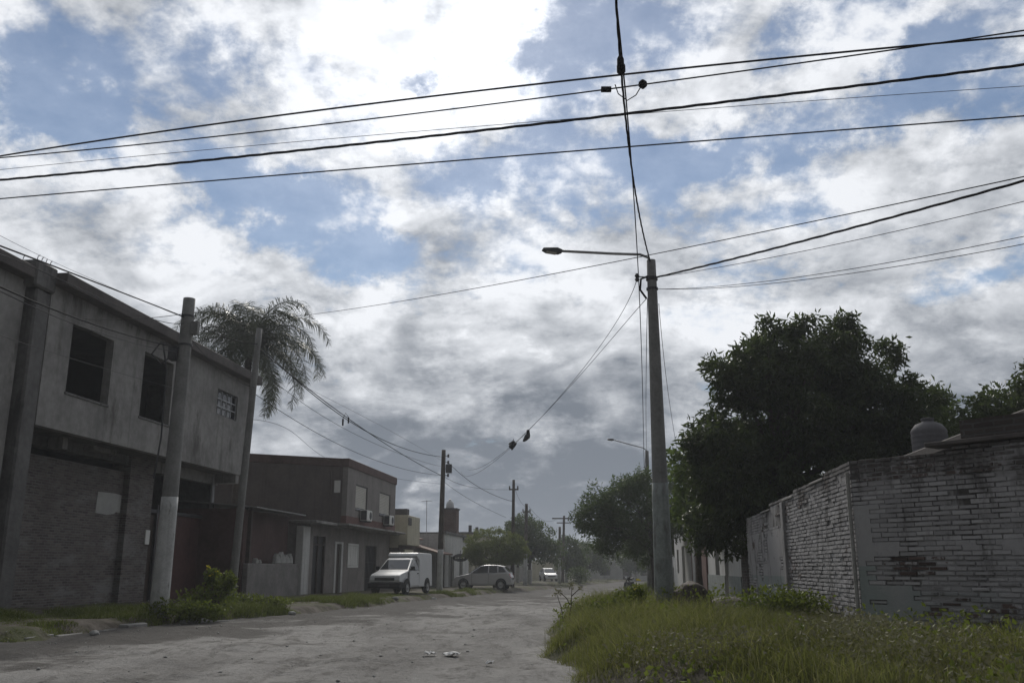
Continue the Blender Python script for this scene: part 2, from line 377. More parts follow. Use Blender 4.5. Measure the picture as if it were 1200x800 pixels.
leaf_mat('dry_leaf', (0.13, 0.125, 0.085), (0.28, 0.27, 0.19), 0.15, 0.8)
leaf_mat('grass_blade', (0.066, 0.074, 0.028), (0.205, 0.215, 0.085), 0.42, 0.6, 0.9, ((0.26, 0.235, 0.135), .20), .62)
leaf_mat('grass_short', (0.060, 0.080, 0.020), (0.16, 0.19, 0.055), 0.30, 0.6, 0.8, ((0.25, 0.23, 0.13), .14))
leaf_mat('petal', (0.55, 0.45, 0.05), (0.70, 0.60, 0.10), 0.3, 0.6)

def ground_mat(name, kind):
    m = bpy.data.materials.new(name); m.use_nodes = True; w = NT(m.node_tree); b = w.n['Principled BSDF']
    g = w.node('ShaderNodeNewGeometry'); v = g.outputs['Position']
    if kind == 'road':
        # compacted pale grit over darker damp soil; drawn out along the traffic
        rot = w.node('ShaderNodeMapping'); w.link(v, rot.inputs[0]); rot.inputs['Rotation'].default_value = (0, 0, R(9)); rot.inputs['Scale'].default_value = (1.0, 0.22, 1)
        big = w.noise(rot.outputs[0], 0.55, 6.0, 0.62); mid = w.noise(v, 1.7, 6.0, 0.65); fine = w.noise(v, 14.0, 6.0, 0.7); peb = w.noise(v, 55.0, 3.0, 0.6)
        c = w.mix(w.mr(big, 0.34, 0.62), (0.165, 0.159, 0.152), (0.315, 0.307, 0.297))
        c = w.mix(w.mr(w.noise(rot.outputs[0], 2.6, 8.0, 0.72), 0.50, 0.64, 0.0, 0.75), c, (0.095, 0.089, 0.082))
        c = w.mix(w.mr(mid, 0.52, 0.68, 0.0, 0.75), c, (0.10, 0.094, 0.086))
        c = w.mix(w.mr(fine, 0.35, 0.75, 0.0, 0.55), c, (0.34, 0.332, 0.32))
        c = w.mix(w.mr(peb, 0.62, 0.72, 0.0, 0.6), c, (0.07, 0.066, 0.06))
        sx = w.node('ShaderNodeSeparateXYZ'); w.link(v, sx.inputs[0]); damp = w.m('ADD', w.m('MULTIPLY', w.noise(v, 0.35, 5.0, 0.65), 1.0), w.mr(w.m('ADD', sx.outputs[0], w.m('MULTIPLY', sx.outputs[1], -0.25)), -13.0, -5.5, 0.20, -0.16, False))
        c = w.mix(w.mr(damp, 0.47, 0.60, 0.0, 0.8), c, (0.075, 0.070, 0.065))
        hgt = w.m('ADD', w.m('MULTIPLY', mid, 1.4), w.m('ADD', w.m('MULTIPLY', fine, 0.7), w.m('MULTIPLY', peb, 0.25)))
        bs, bd = 1.0, 0.07
    else:
        big = w.noise(v, 0.5, 6.0, 0.62); mid = w.noise(v, 3.0, 6.0, 0.65); fine = w.noise(v, 20.0, 5.0, 0.65)
        c = w.mix(w.mr(mid, 0.35, 0.65), (0.060, 0.052, 0.043), (0.135, 0.12, 0.105))
        c = w.mix(w.mr(big, 0.44, 0.60, 0.0, 0.75), c, (0.065, 0.078, 0.028))
        c = w.mix(w.mr(fine, 0.55, 0.75, 0.0, 0.5), c, (0.17, 0.158, 0.14))
        hgt = w.m('ADD', w.m('MULTIPLY', mid, 1.0), w.m('MULTIPLY', fine, 0.5)); bs, bd = 0.8, 0.05
    w.link(c, b.inputs['Base Color']); b.inputs['Roughness'].default_value = 0.95; b.inputs['Specular IOR Level'].default_value = 0.13 if kind == 'road' else 0.08
    bp = w.node('ShaderNodeBump'); bp.inputs['Strength'].default_value = bs; bp.inputs['Distance'].default_value = bd
    w.link(hgt, bp.inputs['Height']); w.link(bp.outputs[0], b.inputs['Normal'])
    MATS[name] = m; return m
ground_mat('road_dirt', 'road'); ground_mat('verge_dirt', 'verge')

# ------------------------------------------------------------------ ground, road, verges
KL = np.array([(-60, 7.5), (-20, 11.5), (-14, 13.4), (-10.6, 15.2), (-8.9, 17.0), (-8, 21.3), (-6.3, 26), (-5.2, 33), (-4.3, 39.5), (-2.6, 48), (1.2, 65), (4.6, 80), (9.6, 105), (16, 135), (38, 230)], float)
KR = np.array([(60, 3.6), (12, 4.6), (6, 5.4), (3, 6.4), (1.3, 8.0), (.5, 10.4), (.31, 13.9), (.5, 17.3), (1.4, 28), (3.9, 43), (7.6, 62), (11.2, 82), (15.8, 105), (22.5, 135), (44, 230)], float)
def pdist(x, y, K, left):
    """distance to the kerb line, positive on the verge"""
    x = np.asarray(x, float); y = np.asarray(y, float); best = np.full(x.shape, 1e9); sg = np.ones(x.shape)
    for (ax, ay), (bx, by) in zip(K[:-1], K[1:]):
        dx, dy = bx - ax, by - ay; t = np.clip(((x - ax) * dx + (y - ay) * dy) / (dx * dx + dy * dy), 0, 1)
        d = np.hypot(x - ax - t * dx, y - ay - t * dy); c = dx * (y - ay) - dy * (x - ax)
        up = d < best - 1e-9; best = np.where(up, d, best); sg = np.where(up, np.sign(c), sg)
    return best * sg * (1 if left else -1)
def road_z(y): return -0.006 * np.clip(np.asarray(y, float) - 10, 0, 125)
def road_h(x, y):
    x = np.asarray(x, float); y = np.asarray(y, float); u = x * DY - y * DX; n = fbm(x, y, .35, 3) - .5
    rut = sum(np.exp(-((u - c + 1.1 * n) / .22) ** 2) for c in (-5.6, -4.1, -2.9, -1.5)) * sstep(120, 30, y)
    rut2 = sum(np.exp(-((y - .33 * x - c + 1.4 * n) / .24) ** 2) for c in (12.2, 13.8, 16.2)) * sstep(.5, -2.5, x)
    rough = sstep(-1.0, -6.0, x - .12 * y + 1.5) * sstep(34, 16, y)
    return road_z(y) + 0.12 * (fbm(x, y, 0.45, 3) - 0.5) + (.035 + .08 * rough) * (fbm(x, y, 1.6, 4) - 0.5) + .035 * (fbm(x, y, 5.0, 3) - .5) - .035 * rut - .04 * rut2
def left_h(x, y):
    d = pdist(x, y, KL, True) + (fbm(x, y, 0.9, 3) - 0.5) * 0.5
    return road_z(y) - 0.14 + 0.31 * sstep(-0.15, 0.5, d) + 0.012 * np.clip(d, 0, 8) + 0.10 * (fbm(x, y, 0.8, 4) - 0.5)
def right_h(x, y):
    x = np.asarray(x, float); y = np.asarray(y, float)
    d = pdist(x, y, KR, False) + (fbm(x + 40, y, 0.7, 3) - 0.5) * 0.7
    z = road_z(y) - 0.14 + 0.42 * sstep(-0.15, 0.9, d) + 0.34 * (fbm(x, y + 30, 0.75, 4) - 0.5) * sstep(0, 1.2, d) + .08 * sstep(1, 2.5, d) * sstep(24, 15, y)
    z = z + 0.26 * np.exp(-((x - 2.9) ** 2 + (y - 17.6) ** 2) / 1.3) + 0.16 * np.exp(-((x - 4.2) ** 2 / 1.2 + (y - 17.0) ** 2 / 2.0))
    return z
def sheet(name, xs, ys, hf, mat, keep=None):
    X, Y = np.meshgrid(xs, ys); Z = hf(X, Y); nx, ny = len(xs), len(ys)
    V = np.stack([X, Y, Z], -1).reshape(-1, 3)
    i = np.arange(ny - 1)[:, None] * nx + np.arange(nx - 1)[None, :]
    q = np.stack([i, i + 1, i + nx + 1, i + nx], -1).reshape(-1, 4)
    if keep is not None: q = q[keep(X, Y).reshape(-1)[q].any(1)]
    o = np_mesh(name, V, np.full(len(q), 4), q.ravel(), mat, smooth=True)
    return tag(o, kind='structure')
ys_ = np.concatenate([np.arange(-12, 6, .4), np.arange(6, 30, .11), np.arange(30, 60, .4), np.arange(60, 235, 1.5)])
sheet('road', np.concatenate([np.arange(-60, -14, 1.2), np.arange(-14, 6, .13), np.arange(6, 60, 1.2)]), ys_, road_h, MATS['road_dirt'])
sheet('left_verge', np.concatenate([np.arange(-60, -14, 1.2), np.arange(-14, 3, .22), np.arange(3, 45, 1.0)]), ys_[ys_ > 5], left_h, MATS['verge_dirt'], lambda X, Y: pdist(X, Y, KL, True) > -0.5)
sheet('right_verge', np.concatenate([np.arange(-2, 12, .2), np.arange(12, 70, 1.2)]), ys_[ys_ > 2], right_h, MATS['verge_dirt'], lambda X, Y: pdist(X, Y, KR, False) > -0.5)
g = MB().add([(-3000, -1500, -1.25), (3000, -1500, -1.25), (3000, 4500, -1.25), (-3000, 4500, -1.25)], [(0, 1, 2, 3)])
tag(g.build('ground', MATS['verge_dirt'], fix=False), kind='structure')
def gz(x, y):
    x = float(x); y = float(y); dl = float(pdist(x, y, KL, True)); dr = float(pdist(x, y, KR, False))
    return float(left_h(x, y)) if dl > 0 else float(right_h(x, y)) if dr > 0 else float(road_h(x, y))
# broken concrete kerb along the near left corner
kb = MB()
for (ax, ay), (bx, by) in [((-13.4, 13.7), (-11.2, 14.85)), ((-11.0, 14.98), (-9.4, 16.45)), ((-8.85, 17.3), (-8.45, 19.2)), ((-8.4, 19.5), (-8.05, 21.2)), ((-7.7, 22.3), (-6.95, 24.4))]:
    d = Vector((bx - ax, by - ay, 0)).normalized(); nrm = Vector((-d.y, d.x, 0)) * 0.16; n = 2
    for i in range(n):
        p, q = Vector((ax, ay, 0)).lerp(Vector((bx, by, 0)), i / n), Vector((ax, ay, 0)).lerp(Vector((bx, by, 0)), (i + random.uniform(.8, .98)) / n)
        z = float(road_z(ay)); h = 0.06 + random.uniform(-.06, .04)
        kb.prism([p - nrm * .1, q - nrm * .1, q + nrm, p + nrm], (0, 0, 0.3 + h))
        for k in range(len(kb.v) - 8, len(kb.v)): kb.v[k] = (kb.v[k][0] + random.uniform(-.06, .06), kb.v[k][1] + random.uniform(-.06, .06), kb.v[k][2] + z - 0.3 + random.uniform(-.03, .03))
tag(kb.build('kerb', MATS['kerb_concrete'], bevel=0.015), kind='structure')

# ------------------------------------------------------------------ a building's frame: X along the street, Y inward (left houses), Z up from 0
def lframe(name, label, cat, x, y, group=None): return thing(name, label, cat, (x, y, 0), STREET, group)
def part(mb, name, mat, parent, bevel=0.0, label=None, **k):
    o = mb.build(name, MATS[mat], parent, bevel, **k)
    if label: o['label'] = label
    return o
def bars(mb, x0, x1, z0, z1, y, nx, nz, r=0.012):
    for i in range(nx + 1): x = x0 + (x1 - x0) * i / nx; mb.box(x - r, x + r, y - r, y + r, z0, z1)
    for i in range(1, nz): z = z0 + (z1 - z0) * i / nz; mb.box(x0, x1, y - r * .7, y + r * .7, z - r, z + r)
    return mb

# ---- building 1: unfinished two storey block
b1 = lframe('unfinished_building', 'grey two storey block whose plastered upper floor juts out, with two gaping window holes', 'building', -12.16, 23)
W1, W2, W3 = (1.2, 3.32, 5.8, 7.72), (5.15, 7.1, 5.78, 7.84), (10.68, 12.55, 6.76, 7.72)
part(MB().wall(0.1, 13.6, 4.74, 8.46, 0, .25, [W1, W2, W3]).box(13.35, 13.6, .25, 8, 4.95, 8.46).box(0.1, .35, .25, 8, 4.95, 8.46).box(.35, 13.35, 7.75, 8, 4.95, 8.46), 'upper_wall', 'plaster_grey', b1)
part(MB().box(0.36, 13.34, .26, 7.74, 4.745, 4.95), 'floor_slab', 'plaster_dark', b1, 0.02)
part(MB().box(0.12, 14.0, -.38, 8.1, 8.46, 8.80), 'roof_slab', 'slab_edge', b1, 0.02)
part(MB().box(.35, 13.35, 4.2, 4.3, 4.95, 8.46), 'shade_partition', 'void_shade', b1)  # darkness of the room behind the windows is put into its colour
for i, w_ in enumerate((W1, W2)):
    wf = part(MB().box(w_[0] - .04, w_[1] + .04, -.03, .10, w_[2] - .07, w_[2]), 'window_sill', 'plaster_dark', b1, .01)
wf = part(MB().wall(W3[0], W3[1], W3[2], W3[3], .10, .16, [(W3[0] + .06, W3[1] - .06, W3[2] + .06, W3[3] - .06)]), 'window', 'metal_dark', b1)
part(MB().box(W3[0] + .06, W3[1] - .06, .14, .15, W3[2] + .06, W3[3] - .06), 'pane', 'glass_dark', wf)
part(bars(MB(), W3[0] + .05, W3[1] - .05, W3[2] + .05, W3[3] - .05, .06, 4, 3, .016), 'grille', 'metal_grey', wf)
# corner column and the recessed continuation to its left
part(MB().box(-.52, .1, .0, .6, 0, 8.2).box(-.74, .16, -.08, .7, 8.2, 8.90), 'corner_column', 'plaster_dark', b1, .05)
for i in range(5):
    x = -.6 + .18 * (i % 4); yy = .05 + .4 * (i // 4)
    part(MB().tube([(x, yy, 8.9), (x + .02, yy, 9.02), (x + random.uniform(.02, .12), yy, 9.08)], .011, 5), 'rebar', 'metal_dark', b1)
part(MB().wall(-9, -.62, 0, 8.35, .25, .5, [(-4.6, -2.0, 5.5, 7.9), (-5.5, -2.6, .2, 3.4)]).box(-9, -8.7, .5, 8, 0, 8.35), 'recessed_wall', 'plaster_grey', b1)
part(MB().box(-9.1, -.82, -.1, 8, 8.35, 8.66), 'roof_slab', 'slab_edge', b1, .02)
part(MB().box(-8.7, .1, 4.0, 4.1, .2, 8.3), 'shade_partition', 'void_shade', b1)  # near-black backing, coloured as the unlit rooms behind the recessed wall
# ground floor
gb = lambda: MB()
part(MB().box(-.62, 1.12, .95, 1.5, -.1, 4.74), 'brick_pier', 'brick_grey', b1)
part(MB().box(6.72, 8.3, .95, 1.5, -.1, 4.74), 'brick_pier', 'brick_grey', b1)
part(MB().box(1.12, 6.72, 1.15, 1.4, -.1, 4.22), 'infill_wall', 'brick_grey', b1)
part(MB().box(1.12, 6.72, 1.6, 1.7, 4.2, 4.74), 'infill_shade_board', 'void_shade', b1)  # dark board behind the gap, its shade painted as colour
part(MB().box(1.12, 6.72, 1.05, 1.5, 4.46, 4.735), 'lintel', 'plaster_dark', b1)
pp = MB(); q = [(5.22, 2.83), (5.9, 2.80), (6.3, 2.86), (6.40, 2.92), (6.62, 2.90), (6.64, 3.46), (6.2, 3.49), (5.26, 3.47)]
pp.prism([(a, 1.15, z) for a, z in q], (0, -.016, 0)); part(pp, 'plaster_patch', 'plaster_patch', b1)
pp = MB(); q = [(1.14, 3.35), (2.2, 3.30), (3.9, 3.22), (5.0, 3.15), (5.0, 3.33), (3.6, 3.42), (2.1, 3.52), (1.14, 3.6)]
pp.prism([(a, 1.15, z) for a, z in q], (0, -.012, 0)); part(pp, 'plaster_patch', 'brick_grey', b1)
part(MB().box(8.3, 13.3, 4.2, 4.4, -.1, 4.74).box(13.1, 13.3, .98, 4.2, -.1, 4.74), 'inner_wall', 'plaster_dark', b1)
part(MB().box(8.9, 12.75, 1.1, 1.2, -.05, 3.02), 'sheet_gate', 'maroon', b1)
part(MB().box(8.32, 8.88, 1.12, 1.2, -.05, 2.95), 'side_door', 'wood_dark', b1)
part(MB().box(8.88, 8.98, 1.02, 1.22, -.05, 3.3).box(8.3, 12.8, 1.04, 1.2, 3.02, 3.14), 'gate_frame', 'metal_dark', b1)
part(MB().tube([(12.9, .92, -.05), (12.9, .92, 4.74)], .075, 10), 'drain_pipe', 'metal_grey', b1)
part(MB().box(8.0, 8.28, .90, .95, 1.95, 2.42), 'meter_box', 'white_paint', b1, .01)
part(MB().box(2.3, 2.55, .6, 1.04, 4.42, 4.735), 'beam_stub', 'plaster_grey', b1)
part(MB().box(4.1, 5.4, .75, 1.04, 4.6, 4.735), 'beam_stub', 'plaster_grey', b1)
# beams under the jutting floor
part(MB().box(8.3, 13.3, .9, 1.15, 4.35, 4.74).box(13.0, 13.3, .05, .9, 4.4, 4.74), 'edge_beam', 'plaster_grey', b1)

# ---- low house with an open shed front between the two blocks (frame of house 2)
lh = lframe('low_shed_house', 'low shed house, dark maroon above a grey front wall, squeezed between taller houses', 'house', -7.95, 44.5)
part(MB().box(-9.3, -3.56, .98, 1.18, -.4, 1.36), 'front_wall', 'low_wall', lh, .02)
rr_ = random.Random(9)
for x, w_, h_ in [(-8.35, .26, .22), (-8.0, .2, .16), (-6.1, .5, .42), (-5.55, .62, .50), (-5.0, .55, .40), (-4.55, .4, .45)]:
    m_ = MB().shell([(-w_ * .55, 0, .10), (-w_ * .35, h_ * .7, .09), (-w_ * .05, h_, .10), (w_ * .25, h_ * .75, .08), (w_ * .55, h_ * .55, .09), (w_ * .6, 0, .1)])
    part(m_, 'broken_render', 'stone', lh, .03).location = (x, 1.08, 1.36)
part(MB().box(-9.3, -3.56, 1.55, 1.75, -.4, 3.4), 'boarded_wall', 'maroon_wall', lh)
part(MB().box(-9.4, -9.3, 1.2, 4.4, -.4, 3.4), 'side_wall', 'maroon_wall', lh)
part(MB().prism([(-9.3, .78, 3.42), (-9.3, 4.5, 3.75), (-9.3, 4.5, 3.80), (-9.3, .78, 3.47)], (5.73, 0, 0)), 'tin_roof', 'tin', lh)
part(MB().box(-9.2, -9.05, 1.0, 1.15, 1.36, 3.42), 'roof_post', 'wood_dark', lh)

# ---- house 2: overhanging upper floor
h2 = lframe('overhang_house', 'two storey house with blinds and air conditioners on its jutting upper floor', 'house', -7.95, 44.5)
u1, u2, us = (1.5, 3.72, 3.95, 5.25), (6.28, 8.78, 3.95, 5.25), None
part(MB().wall(0, 10, 3.62, 5.95, 0, .25, [u1, u2]).box(9.75, 10, .25, 9, 3.62, 5.95), 'upper_wall', 'grey_wall', h2)
part(MB().box(-.02, 10.02, -.02, .26, 3.25, 3.62), 'red_band', 'red_band', h2)
sd = MB(); sd.prism([(0, .25, 3.25), (0, 9, 3.25), (0, 9, 6.5), (0, .25, 5.95)], (.25, 0, 0)); part(sd, 'side_wall', 'house_side', h2)
fs = MB().box(-.06, 10.06, -.06, .3, 5.95, 6.36); fs.prism([(-.06, .3, 5.95), (-.06, 9.05, 6.5), (-.06, 9.05, 6.92), (-.06, .3, 6.36)], (.36, 0, 0)); part(fs, 'roof_fascia', 'fascia', h2, .02)
part(MB().box(.3, 10, .3, 9, 5.9, 6.1), 'roof', 'fascia', h2)
part(MB().box(-.015, .02, .35, .65, 4.72, 5.3), 'side_window', 'white_paint', h2)
for a in (u1, u2):
    sw = part(MB().wall(a[0], a[1], 4.0, 5.25, .04, .10, [(a[0] + .08, a[1] - .08, 4.05, 5.2)]), 'window', 'metal_dark', h2)
    bl = MB()
    for i in range(13): bl.box(a[0] + .09, a[1] - .09, .05, .085, 4.12 + i * .083, 4.195 + i * .083)
    part(bl, 'roller_blind', 'shutter_beige', sw, .008)
    part(MB().box(a[0] + .09, a[1] - .09, .11, .12, 4.0, 5.2), 'pane', 'glass_dark', sw)
    ac = part(MB().box(a[0] + .75, a[0] + 1.75, -.42, -.06, 3.50, 4.02), 'air_conditioner', 'white_paint', h2, .02)
    part(MB().lathe([(.2, 0), (.2, .012)], 18, (a[0] + 1.42, -.435, 3.76), 'y'), 'fan_grille', 'door_black', ac)
    part(MB().box(a[0] + .74, a[0] + .752, -.40, -.1, 3.53, 3.99), 'side_vent', 'metal_dark', ac)
    for bx_ in (.8, 1.6): part(MB().box(a[0] + bx_, a[0] + bx_ + .05, -.4, -.03, 3.44, 3.5), 'bracket', 'metal_dark', ac)
d1, d2, wn, d3 = (-2.0, -.15, -.3, 2.62), (1.35, 2.75, -.3, 2.45), (3.5, 5.5, 1.2, 2.42), (7.1, 9.5, -.3, 2.4)
part(MB().wall(-2.55, 12.6, -.4, 3.12, .9, 1.15, [d1, d2, wn, d3]).box(-3.3, -3.05, 1.15, 9, -.4, 3.12), 'ground_wall', 'grey_wall', h2)
part(MB().box(-3.5, -2.56, .86, 1.2, -.4, 3.0), 'entry_pier', 'white_wall', h2, .02)
part(MB().box(-3.5, 12.7, .3, 9, 3.12, 3.25), 'balcony_slab', 'plaster_grey', h2, .02)
part(MB().box(-.3, 11.9, -.25, .3, 3.15, 3.246), 'canopy', 'plaster_grey', h2, .02)
part(MB().box(-3.0, 12.6, 4.5, 4.6, -.4, 3.1), 'inner_wall', 'void_shade', h2)  # wall coloured near black for the unlit ground floor interior
dr = part(MB().box(d1[0], d1[1], 1.02, 1.08, -.3, d1[3]), 'door', 'door_black', h2)
part(MB().box(d1[0], d1[0] + .08, .93, 1.02, -.3, d1[3]).box(d1[1] - .08, d1[1], .93, 1.02, -.3, d1[3]).box(-1.12, -1.02, .95, 1.02, -.3, d1[3]).box(d1[0] + .08, d1[1] - .08, .93, 1.02, 2.2, 2.28), 'door_frame', 'wood_dark', dr)
dr = part(MB().box(d2[0] + .3, d2[1] - .3, 1.0, 1.06, -.3, d2[3] - .1), 'door', 'wood_dark', h2)
part(MB().box(d2[0], d2[0] + .3, .88, 1.05, -.3, d2[3]).box(d2[1] - .3, d2[1], .88, 1.05, -.3, d2[3]).box(d2[0] + .3, d2[1] - .3, .88, 1.05, d2[3] - .1, d2[3]), 'door_frame', 'white_wall', dr)
sw = part(MB().wall(wn[0], wn[1], wn[2], wn[3], .84, .9, [(wn[0] + .1, wn[1] - .1, wn[2] + .1, wn[3] - .1)]), 'window', 'white_paint', h2)
sl = MB()
for i in range(4): sl.box(wn[0] + .11 + i * .45, wn[0] + .11 + i * .45 + .41, .86, .89, wn[2] + .11, wn[3] - .11)
part(sl, 'shutter', 'white_paint', sw, .01)
dr = part(MB().box(d3[0], d3[1], 1.05, 1.1, -.3, d3[3]), 'door', 'door_black', h2)
part(bars(MB(), d3[0] + .05, d3[1] - .05, -.25, d3[3] - .05, .98, 8, 3, .014), 'grille', 'metal_dark', dr)
part(MB().tube([(-.05, .8, 3.3), (-.05, .8, 5.8)], .05, 8), 'drain_pipe', 'house_side', h2)

# ---- house 3: cream bay beyond house 2
h3 = lframe('cream_house', 'small cream house with a pale bay above a dark shopfront, just past the parked van', 'house', -6.75, 57.2)
part(MB().box(0, 3.6, -.35, 4.0, 2.55, 4.35), 'cream_bay', 'cream', h3, .02)
part(MB().box(.3, 1.0, -.2, 3.0, 4.35, 4.75).box(.1, .9, -.4, -.352, 3.75, 4.2), 'parapet', 'slab_edge', h3)
part(MB().wall(0, 6, -.6, 2.55, 0.1, .35, [(.6, 2.6, -.6, 1.6)]).box(0, .25, .35, 5, -.6, 2.55), 'ground_wall', 'house_side', h3)
part(MB().box(-.02, .0, .2, 3.2, 2.4, 3.4), 'side_wall', 'cream', h3)
part(MB().box(.35, 2.9, -.12, -.05, 1.75, 2.3), 'shop_panel', 'cream', h3)
part(MB().box(.6, 2.6, .25, .3, -.6, 1.6), 'roller_door', 'metal_dark', h3)
part(MB().box(5.2, 6.4, 1.0, 2.6, 2.55, 4.55), 'chimney', 'house_side', h3)
part(MB().lathe([(.14, 4.55), (.14, 4.75), (.22, 4.8), (.05, 4.95)], 8, (6.1, 1.5, 0)), 'chimney_cap', 'metal_dark', h3)
part(MB().prism([(3.65, 0.0, 3.0), (3.65, 4, 4.3), (3.65, 4, 4.4), (3.65, 0.0, 3.1)], (3.0, 0, 0)), 'pitched_roof', 'roof_tile', h3)

# ---- house 4: lean-to
h4 = lframe('lean_to_house', 'dark house under a sloping tiled lean-to roof, just past the cream house', 'house', -6.0, 62.0)
part(MB().box(0, 5.6, 1.4, 6, -.7, 3.2), 'wall', 'house_side', h4)
part(MB().prism([(-.4, -1.3, 2.05), (-.4, 3.2, 3.35), (-.4, 3.2, 3.45), (-.4, -1.3, 2.15)], (5.2, 0, 0)), 'lean_to_roof', 'roof_tile', h4)
for x in (0.0, 2.3, 4.6): part(MB().box(x - .06, x + .06, -1.15, -1.03, -.7, 2.1), 'post', 'white_wall' if x > 4 else 'wood_dark', h4)
part(MB().box(2.0, 3.4, 1.34, 1.4, -.7, 1.4), 'door', 'wood_dark', h4)
part(MB().box(.2, 5.4, 2.0, 6, 3.2, 3.55), 'parapet', 'brick_dark', h4)

# ---- house 5: white corner house
h5 = lframe('white_street_house', 'stained white single storey house with two narrow dark doors behind the hatchback', 'house', -4.75, 66.2)
e1, e2 = (1.6, 4.0, -.8, 2.0), (6.4, 8.0, -.8, 2.2)
part(MB().wall(0, 11, -.8, 3.55, 0, .3, [e1, e2]).box(0, .3, .3, 7, -.8, 3.55).box(10.7, 11, .3, 7, -.8, 3.55), 'wall', 'white_wall', h5)
part(MB().box(-.1, 11.1, -.12, .4, 3.55, 3.72).box(7.8, 11.2, -.2, .3, 3.3, 3.55), 'cornice', 'plaster_dark', h5)
part(MB().box(.3, 10.7, .3, 7, 3.3, 3.45), 'roof', 'slab_edge', h5)
for e in (e1, e2): part(MB().box(e[0], e[1], .18, .24, e[2], e[3]), 'door', 'door_black', h5)
part(MB().box(4.2, 6.2, -.03, .0, -.8, .35), 'plinth_patch', 'grey_wall', h5)
ws = thing('wall_sign', 'small dark oval sign with white marks on the white house front', 'sign', (h5.location.x + 1.0, h5.location.y + 1.9, 1.9), 0)
part(MB().lathe([(.56, -.03), (.56, .03)], 20, (0, -.1, 0), 'y'), 'board', 'sign_dark', ws)
for c_ in ws.children: c_.scale = (1, 1, .5)
for i, (x, w_, h_) in enumerate([(-.36, .12, .16), (-.2, .16, .2), (.02, .1, .14), (.15, .2, .2)]): part(MB().box(x, x + w_ * .8, -.135, -.131, -.07, -.07 + h_ * .6), 'letter_mark', 'white_paint', ws)
for bx_ in (0, .3): part(MB().tube([(bx_, -.06, .2), (bx_, .3, .5)], .03, 6), 'bracket', 'metal_dark', ws)
wt = lframe('brick_water_tower', 'square brick rooftop tower carrying a small white water tank', 'tower', -4.35, 72.4)
part(MB().box(0, 1.3, 0, 1.25, 3.0, 5.62), 'brick_shaft', 'brick_red', wt)
part(MB().box(-.08, 1.38, -.08, 1.33, 5.62, 5.72), 'cap_slab', 'plaster_dark', wt)
rt_ = thing('rooftop_water_tank', 'small white domed water tank on top of the brick tower', 'water tank', (-4.9, 73.1, 5.72))
part(MB().lathe([(.30, 0), (.32, .1), (.32, .32), (.26, .5), (.12, .6), (.08, .66)], 16), 'tank_body', 'tank_white', rt_, 0, smooth=True)
part(MB().lathe([(.09, .66), (.09, .72), (.03, .74)], 12), 'lid', 'tank_white', rt_)

# ---- house 6: beige, behind the clipped tree
h6 = lframe('beige_flat_house', 'long beige flat roofed house behind the clipped round tree', 'house', -3.4, 79)
part(MB().wall(0, 16, -.9, 4.0, 0, .3, [(2, 3.2, -.9, 1.6), (5, 7, .2, 1.7)]).box(0, .3, .3, 8, -.9, 4.0).box(15.7, 16, .3, 8, -.9, 4.0), 'wall', 'cream', h6)
part(MB().box(-.1, 16.1, -.1, 8, 4.0, 4.14), 'roof', 'plaster_dark', h6)
part(MB().box(2, 3.2, .15, .2, -.9, 1.6), 'door', 'wood_dark', h6)
part(MB().box(5, 7, .15, .2, .2, 1.7), 'window', 'glass_dark', h6)
for x in (1.0, 5.0, 9.0): part(MB().box(x, x + .25, .2, .45, 4.14, 4.75), 'column_stub', 'plaster_dark', h6)
# ---- far houses
def far_house(label, x, y, w, d, h, mat, rz=STREET, roof='slab_edge', pitched=False, group='low houses far down the street'):
    t = thing('far_house', label, 'house', (x, y, -.9), rz, group)
    z1 = h
    part(MB().wall(0, w, 0, z1, 0, .3, [(w * .2, w * .34, 0, 2.1), (w * .55, w * .8, .9, 2.1)]).box(0, .3, .3, d, 0, z1).box(w - .3, w, .3, d, 0, z1), 'wall', mat, t)
    if pitched: part(MB().prism([(-.3, -.5, z1 - .1), (-.3, d / 2, z1 + 1.3), (-.3, d + .5, z1 - .1), (-.3, d + .5, z1 + .02), (-.3, d / 2, z1 + 1.42), (-.3, -.5, z1 + .02)], (w + .6, 0, 0)), 'roof', 'roof_tile', t)
    else: part(MB().box(-.15, w + .15, -.15, d, z1, z1 + .16), 'roof', roof, t)
    part(MB().box(w * .2, w * .34, .12, .18, 0, 2.1), 'door', 'wood_dark', t)
    part(MB().box(w * .55, w * .8, .12, .18, .9, 2.1), 'window', 'glass_dark', t)
    return t
far_house('plain grey flat roofed house beyond the street trees on the left', -.9, 97, 11, 8, 3.4, 'grey_wall')
far_house('white flat roofed house at the left far end of the street', 1.5, 111, 10, 8, 3.2, 'white_wall')
far_house('tile roofed house at the left far end of the street', 5.5, 126, 14, 8, 3.0, 'cream', pitched=True)
fh = thing('closing_house', 'grey house with a bright white canopy strip closing the end of the street', 'house', (10.0, 150, -1.0), R(-4))
part(MB().wall(0, 13, 0, 4.6, 0, .3, [(1.2, 2.6, 0, 2.1), (4.0, 5.6, 1, 2.2), (7.6, 9.0, 0, 2.1), (10.4, 11.8, 1, 2.2)]).box(0, .3, .3, 8, 0, 4.6).box(12.7, 13, .3, 8, 0, 4.6), 'wall', 'white_wall', fh)
part(MB().box(-.2, 13.2, -.3, 8, 4.6, 4.8), 'roof', 'slab_edge', fh)
part(MB().box(.6, 6.2, -1.3, -.02, 3.1, 3.5), 'canopy', 'white_paint', fh)
for a, b, z0, z1 in [(1.2, 2.6, 0, 2.1), (7.6, 9.0, 0, 2.1)]: part(MB().box(a, b, .12, .18, z0, z1), 'door', 'wood_dark', fh)
for a, b in [(4.0, 5.6), (10.4, 11.8)]: part(MB().box(a, b, .12, .18, 1, 2.2), 'window', 'glass_dark', fh)
